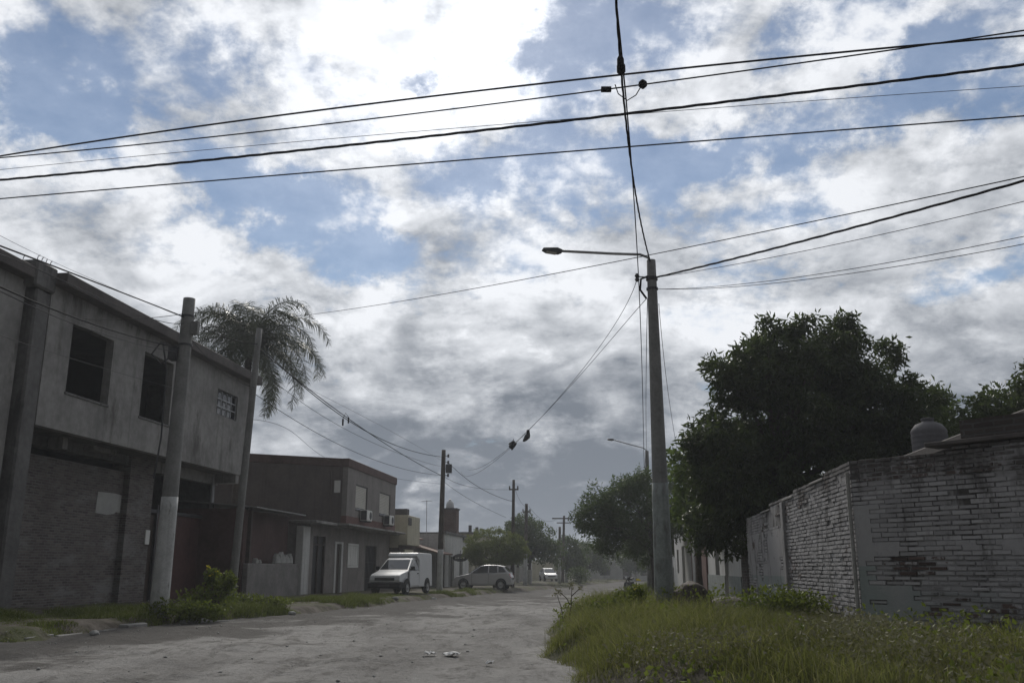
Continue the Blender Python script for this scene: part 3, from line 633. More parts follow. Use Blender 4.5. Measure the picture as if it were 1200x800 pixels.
# antenna and the things on roofs
an = thing('antenna_mast', 'thin aerial mast with a short crossbar rising over the far left roofs', 'antenna', at(500, 628, 68))
part(MB().tube([(0, 0, -1.5), (-.05, 0, 2.6)], .022, 6), 'mast', 'metal_grey', an)
part(MB().tube([(-.45, 0, 2.5), (.35, 0, 2.55)], .016, 5).tube([(-.3, -.3, 2.52), (-.3, .3, 2.52)], .012, 5).tube([(.1, -.2, 2.54), (.1, .2, 2.54)], .012, 5), 'crossbar', 'metal_grey', an)

# ------------------------------------------------------------------ right side: near wall with real bricks
def wall_brick_mat():
    m = bpy.data.materials.new('limewashed_brick'); m.use_nodes = True; w = NT(m.node_tree); b = w.n['Principled BSDF']
    at_ = w.node('ShaderNodeAttribute', attribute_name='bk'); sp = w.node('ShaderNodeSeparateColor'); w.link(at_.outputs['Color'], sp.inputs[0])
    g = w.node('ShaderNodeNewGeometry'); v = g.outputs['Position']
    n = w.noise(v, 9.0, 6.0, 0.65); n2 = w.noise(v, 1.6, 5.0, 0.6); n3 = w.noise(v, 45.0, 4.0, 0.6)
    c = w.mix(w.m('ADD', w.m('MULTIPLY', sp.outputs[0], .55), w.m('MULTIPLY', n, .45)), (0.22, 0.215, 0.222), (0.46, 0.45, 0.46))
    c = w.mix(w.m('MULTIPLY', sp.outputs[2], w.mr(n2, 0.3, 0.6, 0.35, 1.0)), c, (0.24, 0.275, 0.268))
    ex = w.mr(w.m('ADD', sp.outputs[1], w.m('MULTIPLY', w.m('SUBTRACT', n, 0.5), 1.6)), 0.42, 0.62)
    red = w.mix(sp.outputs[0], (0.062, 0.047, 0.043), (0.128, 0.092, 0.082))
    c = w.mix(ex, c, red)
    c = w.mix(w.mr(w.noise(w.vm('MULTIPLY', v, (1.6, 1.6, .6)), 1.5, 8.0, 0.72), 0.50, 0.66, 0, .8), c, (0.085, 0.080, 0.077))
    sz = w.node('ShaderNodeSeparateXYZ'); w.link(v, sz.inputs[0]); c = w.mix(w.m('MULTIPLY', w.mr(w.m('ADD', sz.outputs[2], w.m('MULTIPLY', w.m('SUBTRACT', n2, 0.5), 1.2)), 2.15, 2.65), .8), c, (0.075, 0.070, 0.068))
    c = w.mix(w.mr(n3, 0.6, 0.75, 0, .5), c, (0.12, 0.115, 0.11))
    w.link(c, b.inputs['Base Color']); b.inputs['Roughness'].default_value = 0.93; b.inputs['Specular IOR Level'].default_value = 0.2
    bp = w.node('ShaderNodeBump'); bp.inputs['Strength'].default_value = .6; bp.inputs['Distance'].default_value = .012
    w.link(w.m('ADD', n, w.m('MULTIPLY', n3, .6)), bp.inputs['Height']); w.link(bp.outputs[0], b.inputs['Normal']); MATS['limewashed_brick'] = m
wall_brick_mat()
M('old_mortar', (0.075, 0.07, 0.068), var=0.35, scale=3, bump=0.6, stain=((0.27, 0.265, 0.27), 1.6, 0.42))
def brick_face(parent, length, ztop, zone, z0=-.1, pitch=.25, row=.063):
    """local X along the wall, +Y towards the viewer; zone(s, z) -> (plaster, missing, exposed, green)"""
    V = []; Fc = []; A = []
    rr = random.Random(5); nrow = int((3.2 - z0) / row)
    for i in range(nrow):
        za = z0 + i * row; s = -(0.5 * pitch if i % 2 else 0.0)
        while s < length:
            L = pitch + rr.uniform(-.012, .012); a, b_ = max(s, 0), min(s + L, length); s += L
            if b_ - a < .03: continue
            mid = (a + b_) / 2; zt = ztop(mid)
            if za + row > zt + .03: continue
            pl, ms, ex, gr = zone(mid, za + row / 2, i, rr)
            if ms: continue
            j = (.012 if ex > .1 or za < 1.3 else .006) * rr.uniform(.6, 1.5); dep = .013 + rr.uniform(-.008, .006)
            if pl: j = 0.0; dep = .0165
            k = lambda: rr.uniform(-.005, .005) if not pl else 0
            x0, x1, q0, q1 = a + j * .5 + k(), b_ - j * .5 + k(), za + j * .6 + k(), za + row - j * .6 + k()
            bs = len(V); c = .006 if not pl else 0.0
            V += [(x0, -.02, q0), (x1, -.02, q0), (x1, -.02, q1), (x0, -.02, q1), (x0 + c, dep, q0 + c), (x1 - c, dep + k() * .6, q0 + c), (x1 - c, dep, q1 - c), (x0 + c, dep + k() * .6, q1 - c)]
            Fc += [(bs + 4, bs + 7, bs + 6, bs + 5), (bs, bs + 4, bs + 5, bs + 1), (bs + 1, bs + 5, bs + 6, bs + 2), (bs + 2, bs + 6, bs + 7, bs + 3), (bs + 3, bs + 7, bs + 4, bs)]
            A += [(.5 if pl else rr.random(), ex, gr, 1.0)] * 8
    me = bpy.data.meshes.new('bricks'); me.from_pydata(V, [], Fc); me.update()
    ca = me.color_attributes.new('bk', 'FLOAT_COLOR', 'POINT'); ca.data.foreach_set('color', np.asarray(A, np.float32).ravel())
    return link_mesh('brick_facing', me, MATS['limewashed_brick'], parent)
CX, CY = 4.80, 13.0
# wall along the street: local X = street direction, viewer side = local +Y (towards the road)
sw_ = thing('street_wall', 'long whitewashed brick boundary wall running away along the street behind the big tree', 'wall', (CX, CY, 0), STREET)
def top_s(s):
    return 2.70 - .02 * s if s < 1.7 else 2.60 if s < 4.2 else 2.52 if s < 7 else 2.44
def zone_s(s, z, i, rr):
    f = float(fbm(s + 3, z * 1.4, 1.1, 4)); t = top_s(s)
    if 3.0 < s < 8.5 and t - .48 < z < t - .05: return (0, (i + int(s / .131)) % 2 == 0, .1 + .5 * (f > .55), 0)
    if .5 < s < .75 and z > t - .5 and rr.random() < .3: return (0, 1, 0, 0)
    if rr.random() < (.06 if z < 1.1 and s < 3 else .012): return (0, 1, 0, 0)
    pl = s > 5.4 and z < 1.95 + .2 * (f - .5) and f > .50
    return (pl, 0, .75 if (z < .55 and f > .5) else max(0, (f - .62) * 3), .9 if (pl and z < 1.05) else 0)
brick_face(sw_, 10.7, top_s, zone_s)
wb = MB()
for a, b_ in [(0, 1.7), (1.7, 4.2), (4.2, 7.0), (7.0, 10.7)]: wb.box(a, b_, -.25, 0, -.2, top_s(a + .01) - .05)
part(wb, 'wall_core', 'old_mortar', sw_)
part(MB().box(1.72, 2.75, -.27, .03, 2.56, 2.60).box(4.3, 5.4, -.27, .03, 2.475, 2.52).box(7.0, 8.2, -.27, .03, 2.395, 2.43), 'coping', 'kerb_concrete', sw_, .008)
part(MB().box(5.2, 5.45, .0, .07, -.2, 2.45), 'pilaster', 'old_mortar', sw_, .01)
# chamfered corner wall: goes right and towards the viewer
ANG = math.atan2(-.80, .60)
ow = thing('corner_wall', 'peeling whitewashed brick wall across the street corner, red brick bared low down, grass before it', 'wall', (CX, CY, 0), ANG + math.pi)
def top_o(s): return 2.66 + .03 * s if s < 2.0 else 2.74
def zone_o(s, z, i, rr):
    f = float(fbm(s + 20, z * 1.8, 1.5, 4)) + rr.uniform(-.06, .06); f2 = float(fbm(s + 50, z * 2.5, .9, 3)) + rr.uniform(-.05, .05)
    if s < .22 + .1 * (f > .5) and z < 2.05: return (1, 0, .0, .95 if z < 1.25 else .1)
    if z < .95 + .3 * (f - .5) and s < 1.0 + 1.2 * (f2 - .5) and f > .36: return (1, 0, .05, .8)
    if rr.random() < .006 or (2.0 < s < 2.15 and 2.3 < z < 2.42): return (0, 1, 0, 0)
    if 1.36 < z < 1.52 and f2 > .50: return (1, 0, .10, 0.0)
    if z > 1.5 and rr.random() < .035: return (0, 1, 0, 0)
    e1 = math.exp(-((s - .95) / .42) ** 2 - ((z - 1.24) / .13) ** 2); e2 = math.exp(-((s - 2.0) / .95) ** 2 - ((z - .62) / .26) ** 2)
    e3 = math.exp(-((s - 3.3) / .7) ** 2 - ((z - 1.0) / .3) ** 2)
    ex = min(1.0, max(e1, e2, e3) * 1.4 * (.45 + 1.0 * (f > .46)) * rr.uniform(.35, 1.3)) if max(e1, e2, e3) > .25 else .04
    if z > 2.35: ex = max(ex, .5 * (f > .45))
    return (0, 0, ex, .35 if z < .9 and s < 1.9 else 0)
ob = brick_face(ow, 4.6, top_o, zone_o)
# local X must run from the corner towards the viewer's right, viewer side +Y
ow.rotation_euler = (0, 0, ANG); ob.scale = (1, -1, 1)
wb = MB().box(0.0, 2.0, 0.0, .25, -.2, 2.62).box(2.0, 4.6, 0.0, .25, -.2, 2.69); part(wb, 'wall_core', 'old_mortar', ow)
part(MB().box(1.15, 4.7, -.06, .3, 2.74, 2.80), 'coping', 'slab_edge', ow, .01)
part(MB().box(1.6, 4.6, .05, .25, 2.80, 3.05), 'raised_course', 'brick_dark', ow)
part(MB().tube([(-.06, -.03, -.1), (-.05, -.02, 2.5)], .03, 6), 'corner_bead', 'kerb_concrete', ow)
# house behind that wall, its tank
hb = thing('brick_back_house', 'dark brick house whose flat roof shows just above the corner wall', 'house', (8.0, 20.0, 0), STREET - math.pi / 2)
part(MB().box(0, 9, -8, 0, -.2, 3.1), 'wall', 'brick_dark', hb)
part(MB().box(-.25, 9.2, -8.2, .25, 3.1, 3.28), 'roof_slab', 'slab_edge', hb, .02)
tk = thing('water_tank', 'grey ribbed plastic water tank standing on the roof behind the corner wall', 'water tank', (8.72, 19.0, 3.28))
pr = [(.40, 0), (.42, .04)]
for i in range(6): pr += [(.42, .06 + i * .115), (.405, .10 + i * .115), (.42, .14 + i * .115)]
pr += [(.40, .78), (.30, .90), (.14, .96), (.13, 1.0)]
part(MB().lathe(pr, 24), 'tank_body', 'tank_grey', tk, 0, smooth=True)
part(MB().lathe([(.15, 1.0), (.15, 1.04), (.04, 1.06)], 16), 'lid', 'tank_grey', tk)
tk.scale = (.86, .86, .92)
part(MB().box(-.5, .5, -.5, .5, -.02, .0).box(-.45, -.3, -.45, .45, -.3, -.02).box(.3, .45, -.45, .45, -.3, -.02), 'stand', 'wood_dark', tk)
# right houses further on: frame X along street, street side +Y
gp = thing('brick_gate_pier', 'short whitewashed brick pier beside the tree trunk past the long wall', 'pier', (6.38, 25.6, 0), STREET)
part(MB().box(0, .95, -.5, .0, -.3, 2.02), 'pier', 'brick_grey', gp)
part(MB().box(-.03, .98, -.53, .03, 2.02, 2.08), 'cap', 'kerb_concrete', gp)
rh = thing('white_side_house', 'white house wall with narrow dark openings and greenish skirting, right of the street', 'house', (6.58, 27.0, 0), STREET)
r1, r2 = (5.6, 6.9, .9, 2.2), (3.0, 4.0, -.3, 2.3)
part(MB().wall(0, 9.6, -.4, 3.1, -.3, 0, [r1, r2]).box(0, .3, -6, -.3, -.4, 3.1), 'wall', 'white_wall', rh)
part(MB().wall(0, 9.6, -.4, .95, 0, .025, [r2]), 'skirting', 'pale_paint', rh)
part(MB().box(-.1, 9.7, -6, .1, 3.1, 3.24), 'roof', 'slab_edge', rh)
part(MB().box(r2[0], r2[1], -.2, -.14, r2[2], r2[3]), 'door', 'door_black', rh)
part(MB().box(r1[0], r1[1], -.2, -.14, r1[2], r1[3]), 'window', 'glass_dark', rh)
rh2 = thing('rose_side_house', 'narrow dull rose house front on the right, beyond the white one', 'house', (7.63, 36.7, 0), STREET)
r3 = (3.0, 4.6, -.5, 2.3)
part(MB().wall(0, 7.0, -.5, 3.4, -.3, 0.05, [r3]), 'wall', 'red_band', rh2)
part(MB().box(4.8, 6.0, .05, .09, -.5, 3.2), 'pale_panel', 'white_wall', rh2)
part(MB().box(-.1, 7.1, -6, .15, 3.4, 3.52), 'roof', 'slab_edge', rh2)
part(MB().box(r3[0], r3[1], -.2, -.14, r3[2], r3[3]), 'door', 'wood_dark', rh2)
rh3 = thing('pale_side_house', 'pale house front with a bright doorway on the right, seen past the lamp post', 'house', (8.4, 44.0, 0), STREET)
r4 = (4.0, 6.0, -.5, 2.3)
part(MB().wall(0, 12, -.6, 3.2, -.3, 0.0, [r4, (8.5, 10, .9, 2.2)]), 'wall', 'white_wall', rh3)
part(MB().box(-.1, 12.1, -6, .1, 3.2, 3.32), 'roof', 'slab_edge', rh3)
part(MB().box(r4[0], r4[1], -.2, -.14, r4[2], r4[3]), 'door', 'white_paint', rh3)
part(MB().box(8.5, 10, -.2, -.14, .9, 2.2), 'window', 'glass_dark', rh3)
t_ = far_house('white flat roofed house at the right side under the feathery trees', 11.5, 66, 12, 7, 3.2, 'white_wall'); t_.scale = (1, -1, 1)
t_ = far_house('grey flat roofed house at the far right side under the street trees', 14.8, 86, 12, 7, 3.2, 'grey_wall'); t_.scale = (1, -1, 1)
t_ = far_house('cream tile roofed house at the far right end of the street', 19.5, 108, 14, 7, 3.0, 'cream', pitched=True); t_.scale = (1, -1, 1)

# ------------------------------------------------------------------ poles
def pole(name, label, base, top, r0, r1, mat, group='poles along the street', band=None, arm=None):
    """base and top are points; band = (mat, height)"""
    base, top = Vector(base), Vector(top)
    t = thing(name, label, 'street lamp' if 'lamp' in name else 'utility pole', base, 0, group)
    d = top - base; n = 14
    pts = [d * (i / n) - Vector((0, 0, .5 if i == 0 else 0)) for i in range(n + 1)]
    part(MB().tube(pts, [r0 + (r1 - r0) * i / n for i in range(n + 1)], 14), 'shaft', mat, t, 0, smooth=True)
    for f in t.children: f.data.polygons[-1].use_smooth = False
    if band:
        k = 8; h = band[1] / d.length; bp_ = [d * (h * i / k) for i in range(k + 1)]
        bp_[0] = bp_[0] - Vector((0, 0, .2))
        part(MB().tube(bp_, [r0 + (r1 - r0) * h * i / k + .006 for i in range(k + 1)], 14), 'paint_band', band[0], t, 0, smooth=True)
    return t
def lamp_arm(t, top, head, drop=0.0):
    o = t.location; top, head = Vector(top) - o, Vector(head) - o; d = head - top
    pts = [top + Vector((0, 0, -.12)), top + d * .03 + Vector((0, 0, .05)), top + d * .12 + Vector((0, 0, .10))] + [top + d * f + Vector((0, 0, .10 * (1 - f))) for f in (.4, .7, 1.0)]
    part(MB().tube(pts, .028, 8), 'arm', 'metal_grey', t, 0, smooth=True)
    u = Vector((d.x, d.y, 0)).normalized(); ang = math.atan2(u.y, u.x); m = MB()
    m.shell([(-.08, -.035, .05), (.0, -.07, .09), (.30, -.075, .11), (.40, -.05, .07), (.38, -.0, .06), (.05, .055, .08), (-.08, .035, .05)])
    h = part(m, 'lamp_head', 'metal_dark', t, .012); h.location = head; h.rotation_euler = (0, R(-6), ang); h.scale = (.85, .85, .85)
    g_ = part(MB().shell([(.06, -.086, .075), (.30, -.086, .085), (.30, -.06, .085), (.06, -.06, .075)]), 'lamp_lens', 'lamp_glass', h)
G0 = 'concrete and wooden poles on the left verge'
mp_top, mp_base = at(763, 305, 17.4), Vector((2.80, 17.4, .30))
P0 = pole('street_lamp_pole', 'tall concrete pole with lamp arm and pale painted foot, in the grass by the wall', mp_base, mp_top, .178, .088, 'concrete_pole', None, ('pale_paint', 2.45))
lamp_arm(P0, mp_top, at(655, 294, 17.0))
z_ = mp_top - mp_base
for a_, b_ in ((-.42, -.36), (-.62, -.58)): part(MB().lathe([(.118, a_), (.118, b_)], 14, z_), 'clamp_band', 'metal_dark', P0)
part(MB().tube([z_ + Vector((-.08, -.05, -.35)), z_ + Vector((-.22, -.02, -.40)), z_ + Vector((-.24, 0, -.62)), z_ + Vector((-.12, 0, -.80))], .022, 7), 'cable_loop', 'cable', P0, 0, smooth=True)
part(MB().lathe([(.03, -.1), (.05, -.06), (.03, -.02), (.05, .02), (.03, .06)], 10, z_ + Vector((-.30, -.05, -.36))).tube([z_ + Vector((0, 0, -.36)), z_ + Vector((-.3, -.05, -.36))], .012, 6), 'insulator', 'metal_dark', P0)
p1t, p1b = at(222, 350, 22.5), Vector((-8.36, 22.5, .12))
P1 = pole('utility_pole', 'leaning concrete pole with a whitewashed foot before the unfinished block', p1b, p1t, .215, .15, 'concrete_pole', G0, ('whitewash', 2.75))
z_ = p1t - p1b
part(MB().box(.13, .30, -.1, .08, -.95, -.62), 'junction_box', 'concrete_pole', P1).location = z_
part(MB().tube([(-.15, -.1, -1.3), (-.55, -.2, -1.2), (-.75, -.2, -1.5), (-.5, -.2, -1.75), (-.2, -.15, -1.5)], .02, 6).tube([(-.5, -.2, -1.2), (-.32, -.25, -1.9), (-.30, -.25, -3.6), (-.4, -.22, -4.6)], .02, 6), 'cable_loop', 'cable_grey', P1).location = z_
part(MB().box(-.35, -.12, -.2, .1, -1.62, -1.28), 'splice_box', 'metal_dark', P1).location = z_
for a_, b_, r_ in ((-.5, -.45, .165), (-1.25, -1.2, .175)): part(MB().lathe([(r_, a_), (r_, b_)], 14), 'clamp_band', 'metal_dark', P1).location = z_
p2t, p2b = at(304, 385, 28), Vector((-8.3, 28, .12))
P2 = pole('utility_pole', 'slim grey leaning pole in front of the shed house', p2b, p2t, .125, .092, 'concrete_pole', G0)
p3t, p3b = at(520, 527, 54), Vector((-4.15, 54, gz(-4.15, 54)))
P3 = pole('utility_pole', 'tall dark pole with insulators and a pale foot right behind the van', p3b, p3t, .18, .12, 'wood_pole', G0, ('whitewash', 2.3))
z_ = p3t - p3b
m_ = MB()
for k in range(4): m_.tube([z_ + Vector((0, 0, -.35 - .38 * k)), z_ + Vector((.26, 0, -.35 - .38 * k))], .02, 5).lathe([(.03, -.1), (.07, -.04), (.04, 0), (.07, .04), (.03, .1)], 8, z_ + Vector((.28, 0, -.35 - .38 * k)))
part(m_, 'insulator_rack', 'metal_dark', P3)
part(MB().box(.14, .5, -.15, .15, -1.35, -.85), 'transformer_box', 'metal_dark', P3).location = z_
p4t, p4b = at(602, 562, 68), Vector((0.02, 68, gz(.02, 68)))
P4 = pole('utility_pole', 'thin dark pole rising out of the dark bushy tree', p4b, p4t, .16, .10, 'wood_pole', G0)
p5t, p5b = at(617, 590, 80), Vector((1.1, 80, gz(1.1, 80)))
P5 = pole('utility_pole', 'dark pole with a crossbar and whitewashed foot behind the hatchback', p5b, p5t, .18, .13, 'wood_pole', G0, ('whitewash', 2.6))
for P_, t_, b_ in ((P4, p4t, p4b), (P5, p5t, p5b)):
    part(MB().box(-.35, .35, -.05, .05, -.75, -.65).lathe([(.05, -.65), (.05, -.45)], 8, (-.3, 0, 0)).lathe([(.05, -.65), (.05, -.45)], 8, (.3, 0, 0)), 'crossbar', 'wood_pole', P_).location = t_ - b_
p6t, p6b = at(661, 604, 100), Vector((5.35, 100, gz(5.35, 100)))
P6 = pole('utility_pole', 'far pole with two long crossbars near the end of the street', p6b, p6t, .17, .12, 'wood_pole', G0)
part(MB().box(-1.3, .9, -.05, .05, -.35, -.22).box(-.8, .6, -.05, .05, -.8, -.7), 'crossbar', 'wood_pole', P6).location = p6t - p6b
p7t, p7b = at(656, 617, 92), Vector((4.6, 92, gz(4.6, 92)))
P7 = pole('utility_pole', 'shorter far pole just left of the one with crossbars, its foot limed white', p7b, p7t, .16, .12, 'wood_pole', G0, ('whitewash', 2.4))
q8b = Vector((7.6, 52, gz(7.6, 52))); q8t = at(758, 528, 52)
P8 = pole('street_lamp_pole', 'second lamp pole half hidden behind the near concrete pole, its arm reaching over the street', q8b, q8t, .17, .10, 'concrete_pole', None)
lamp_arm(P8, q8t, at(718, 515, 51))

# ------------------------------------------------------------------ cables
CURVES = {}
def cable(label, pts, r, mat='cable', sag=None, ext=(0, 0), twist=False, group='overhead cables'):
    pts = [Vector(p) for p in pts]; r *= .86
    if len(pts) == 2:
        a, b = pts; c = (a + b) / 2; c.z -= sag or 0; pts = [a, c, b]
    ts = [0.0]
    for p, q in zip(pts, pts[1:]): ts.append(ts[-1] + (q - p).length)
    ts = [t / ts[-1] for t in ts]
    def ev(t):
        o = Vector()
        for i, p in enumerate(pts):
            w_ = 1.0
            for j in range(len(pts)):
                if j != i: w_ *= (t - ts[j]) / (ts[i] - ts[j])
            o += p * w_
        return o
    N_ = 90 if twist else 40
    P = [ev(-ext[0] + (1 + ext[0] + ext[1]) * i / N_) for i in range(N_ + 1)]
    CURVES[label] = [p.copy() for p in P]
    m = MB()
    if twist:
        Ltot = sum((q - p).length for p, q in zip(P, P[1:])); N2 = min(700, int(Ltot / .045)); P = [ev(-ext[0] + (1 + ext[0] + ext[1]) * i / N2) for i in range(N2 + 1)]
        for ph in (0, 2.1, 4.2):
            Q = []
            for i, p in enumerate(P):
                t = (P[min(i + 1, N2)] - P[max(i - 1, 0)]).normalized(); a = t.cross(Vector((0, 0, 1))).normalized(); b = t.cross(a)
                q = ph + i * .045 / .62 * 2 * math.pi * .5; Q.append(p + (a * math.cos(q) + b * math.sin(q)) * r * .62)
            m.tube(Q, r * .55, 5)
    else: m.tube(P, r, 6)
    o = part(m, 'cable', mat, None, 0, smooth=True); return tag(o, label, 'cable', group)
GC = 'cables crossing high over the road'
X = lambda *q: [atz(*p) for p in q]
cable('topmost of the straight cables crossing the sky above the lamp', X((0, 183, 8.0), (600, 102, 7.7), (1200, 42, 8.0)), .016, ext=(.12, .15), group=GC)
cable('cable just under the topmost one, meeting it at the right edge', X((0, 185, 7.95), (725, 103, 7.62), (1050, 58, 7.8)), .012, ext=(.12, .3), group=GC)
cable('faint thin grey wire above the thick twisted cross cable', X((0, 199, 7.6), (600, 145, 7.3), (1200, 101, 7.6)), .005, 'cable_grey', ext=(.12, .12), group=GC)
cable('thick twisted bundle crossing the sky, third of the dark cross cables from the top', X((0, 211, 7.5), (600, 149, 7.1), (1200, 76, 7.4)), .021, ext=(.12, .12), twist=True, group=GC)
cable('lowest of the long dark cross cables high over the road', X((0, 233, 7.3), (600, 183, 7.0), (1200, 136, 7.2)), .012, ext=(.12, .12), group=GC)
mt = mp_top
cable('single wire passing the lamp pole top from the palm to the upper right', [at(352, 370, 32), at(600, 330, 20), at(1200, 207, 10.5)], .009, ext=(.02, .2), group=GC)
PG = 'cables leaving the lamp pole to the right'
cable('thick twisted bundle leaving the lamp pole to the right', [mt + Vector((.08, 0, -.36)), at(950, 280, 13.6), at(1200, 212, 10.8)], .020, ext=(0, .2), twist=True, group=PG)
cable('thin wire just below the twisted bundle right of the lamp pole', [mt + Vector((.08, 0, -.36)), at(1000, 282, 13), at(1200, 236, 10.8)], .006, 'cable_grey', ext=(0, .2), group=PG)
cable('upper of two slack grey wires low right of the lamp pole', [mt + Vector((.08, 0, -.60)), at(940, 324, 13.6), at(1200, 277, 10.8)], .006, 'cable_grey', ext=(0, .2), group=PG)
cable('lower of two slack grey wires low right of the lamp pole', [mt + Vector((.08, 0, -.60)), at(940, 328, 13.6), at(1200, 286, 10.8)], .006, 'cable_grey', ext=(0, .2), group=PG)
SG = 'cables running along the street'
cable('thick twisted cable dropping from overhead to the lamp pole top', [mt + Vector((-.02, 0, -.02)), at(740, 195, 12.2), at(722, 0, 7.9)], .015, ext=(0, .4), twist=True, group=SG)
cable('second overhead line beside the thick one, passing the lamp pole towards the far lamp', [q8t + Vector((-.1, 0, -.3)), at(752, 420, 24), at(747, 300, 17), at(722, 0, 8.2)], .011, ext=(0, .3), group=SG)
cable('thin line behind the lamp pole shaft running to the far lamp', [q8t + Vector((0, 0, -.5)), at(757, 470, 31), mt + Vector((-.1, 0, -.8))], .009, group=SG)
def on_cable(label, u, v):
    def px(p):
        y = p.y * math.cos(PT) + (p.z - H) * math.sin(PT); z = (p.z - H) * math.cos(PT) - p.y * math.sin(PT)
        return math.hypot(600 + F * p.x / y - u, 400 - F * z / y - v) if y > .5 else 1e9
    return min(CURVES[label], key=px)
K1, K2 = 'thick twisted cable dropping from overhead to the lamp pole top', 'cable just under the topmost one, meeting it at the right edge'
tag(part(MB().lathe([(.015, -.08), (.04, -.05), (.04, .04), (.02, .08)], 9), 'splice_connector', 'cable', None), 'upper small dark splice lump on the overhead crossing of the cables', 'connector', 'splice connectors').location = on_cable(K1, 731, 69)
tag(part(MB().lathe([(.02, -.08), (.05, -.04), (.05, .04), (.02, .08)], 9), 'splice_connector', 'cable', None), 'lower small splice lump right at the topmost cross cable', 'connector', 'splice connectors').location = on_cable(K1, 732, 81)
tag(part(MB().lathe([(.02, -.06), (.06, -.02), (.06, .03), (.02, .07)], 9).tube([(-.02, 0, -.02), (-.10, 0, -.16), (-.22, 0, -.24), (-.34, 0, -.14), (-.38, 0, .0)], .008, 5), 'splice_connector', 'cable', None), 'round splice lump with a drooping loop under the second cross cable', 'connector', 'splice connectors').location = on_cable(K2, 753, 98)
tag(part(MB().box(-.07, .07, -.03, .03, -.03, .03), 'splice_connector', 'cable', None), 'flat splice clamp where the second cross cable meets the street line', 'connector', 'splice connectors').location = on_cable(K2, 731, 102)
# wires with the shoes, slung across the street
s1 = cable('thin wire slung across the street, the nearer of the two carrying old shoes', [mt + Vector((-.3, -.05, -.40)), at(680, 436, 27), at(602, 521, 36), at(540, 552, 50)], .008, 'cable_grey', group='wires slung across the street')
s2 = cable('thin wire slung across the street, lower one beside the shoe wire', [mt + Vector((-.12, 0, -.80)), at(690, 428, 27), at(620, 503, 36), at(548, 550, 50)], .008, 'cable_grey', group='wires slung across the street')
cable('thin wire dropping away on the right of the lamp pole to the hidden house', [mt + Vector((.12, 0, -.9)), at(783, 460, 24), at(794, 532, 34), at(797, 560, 40)], .007, 'cable_grey', group=SG)
def shoe(label, p, rz, tilt):
    t = thing('hanging_shoe', label, 'shoe', p, rz, 'old shoes slung over the wire')
    m = MB().shell([(-.13, 0, .035), (.05, 0, .05), (.15, .02, .035), (.16, .05, .025), (.05, .09, .035), (-.01, .15, .03), (-.11, .16, .03), (-.14, .08, .035)])
    b = part(m, 'shoe_upper', 'shoe_black', t, .012); b.rotation_euler = (0, tilt, 0); b.scale = (1.1, 1.3, 1.1)
    s_ = part(MB().shell([(-.145, -.03, .042), (.06, -.03, .056), (.17, -.01, .04), (.16, .018, .04), (.05, .0, .056), (-.14, .0, .042)]), 'sole', 'rubber', b, .006)
    return t
for l, u, v, rz, tl, top in [('tilted dark shoe bundle, lower left of those slung on the wire', 602, 523, .4, -.9, (602, 514)), ('dark shoe with its toe pointing down, slung right of the wire bundle', 617, 514, 2.4, .5, (619, 503)), ('small round looking shoe above the toe down one on the wire', 619, 508, 1.4, 1.3, (619.5, 503)), ('dark shoe squeezed against the lower left one on the wire', 600, 521, 2.2, -.3, (602, 514))]:
    p = at(u, v, 36); t = shoe(l, p, rz, tl)
    part(MB().tube([(0, 0, .1), tuple(Matrix.Rotation(-rz, 3, 'Z') @ (at(*top, 36) - p))], .008, 5), 'lace', 'shoe_black', t)
# left bundle of cables
LG = 'cables along the left house fronts'
h1 = p1t + Vector((-.05, 0, -.5))
cable('thick dark cable in front of the unfinished roof edge', [at(0, 288, 13), at(110, 330, 17), h1], .016, ext=(.15, 0), group=LG)
cable('paler cable lower across the roof edge of the unfinished block', [at(0, 298, 13), at(110, 346, 17), at(196, 378, 21), h1 + Vector((0, 0, -.15))], .010, 'cable_grey', ext=(.05, 0), group=LG)
cable('hairline wire above the unfinished roof on the far left', [at(0, 276, 13), at(110, 328, 18), at(215, 372, 22.3)], .004, 'cable_grey', ext=(.1, 0), group=LG)
h1b = p1t + Vector((-.12, 0, -1.3))
cable('dark cable drooping across the upper window to the leaning concrete pole', [at(0, 336, 13), at(110, 380, 17), h1b], .016, ext=(.15, 0), group=LG)
cable('shiny grey cable just below the drooping dark one', [at(0, 341, 13), at(105, 386, 17), h1b + Vector((0, 0, -.12))], .010, 'cable_grey', ext=(.15, 0), group=LG)
cable('thin grey wire across the middle of the first gaping window', [at(0, 393, 13), at(130, 434, 17.5), at(210, 456, 22)], .005, 'cable_grey', ext=(.1, 0), group=LG)
cable('short twisted jumper between the two upper left cables', [at(100, 374, 16.5), at(170, 373, 20), h1 + Vector((-.05, 0, .1))], .009, group=LG)
h2_ = p2t + Vector((0, 0, -.5)); h3_ = p3t + Vector((.0, 0, -.5))
cable('cable linking the concrete pole and the slim grey pole', [h1, h2_], .014, sag=.15, group=LG)
cable('lower cable linking the concrete pole and the slim grey pole', [h1b + Vector((.2, 0, .3)), p2t + Vector((0, 0, -1.9))], .010, 'cable_grey', sag=.25, group=LG)
KG = 'cables spanning from the palm to the dark pole'
cable('upper thick cable from the palm to the dark pole behind the van', [h2_, at(400, 487, 37), p3t + Vector((0, 0, -.42))], .018, group=KG)
cable('second thick cable from the palm, drooping more, to the dark pole', [h2_ + Vector((0, 0, -.15)), at(425, 502, 39), p3t + Vector((0, 0, -1.55))], .018, group=KG)
cable('thin cable under the thick pair, running to the dark pole', [p2t + Vector((0, 0, -1.2)), at(400, 500, 37), at(470, 532, 45), p3t + Vector((0, 0, -1.0))], .009, 'cable_grey', group=KG)
cable('low slack cable over the overhanging house roof', [p2t + Vector((0, 0, -2.1)), at(400, 522, 37), p3t + Vector((0, 0, -1.5))], .011, group=KG)
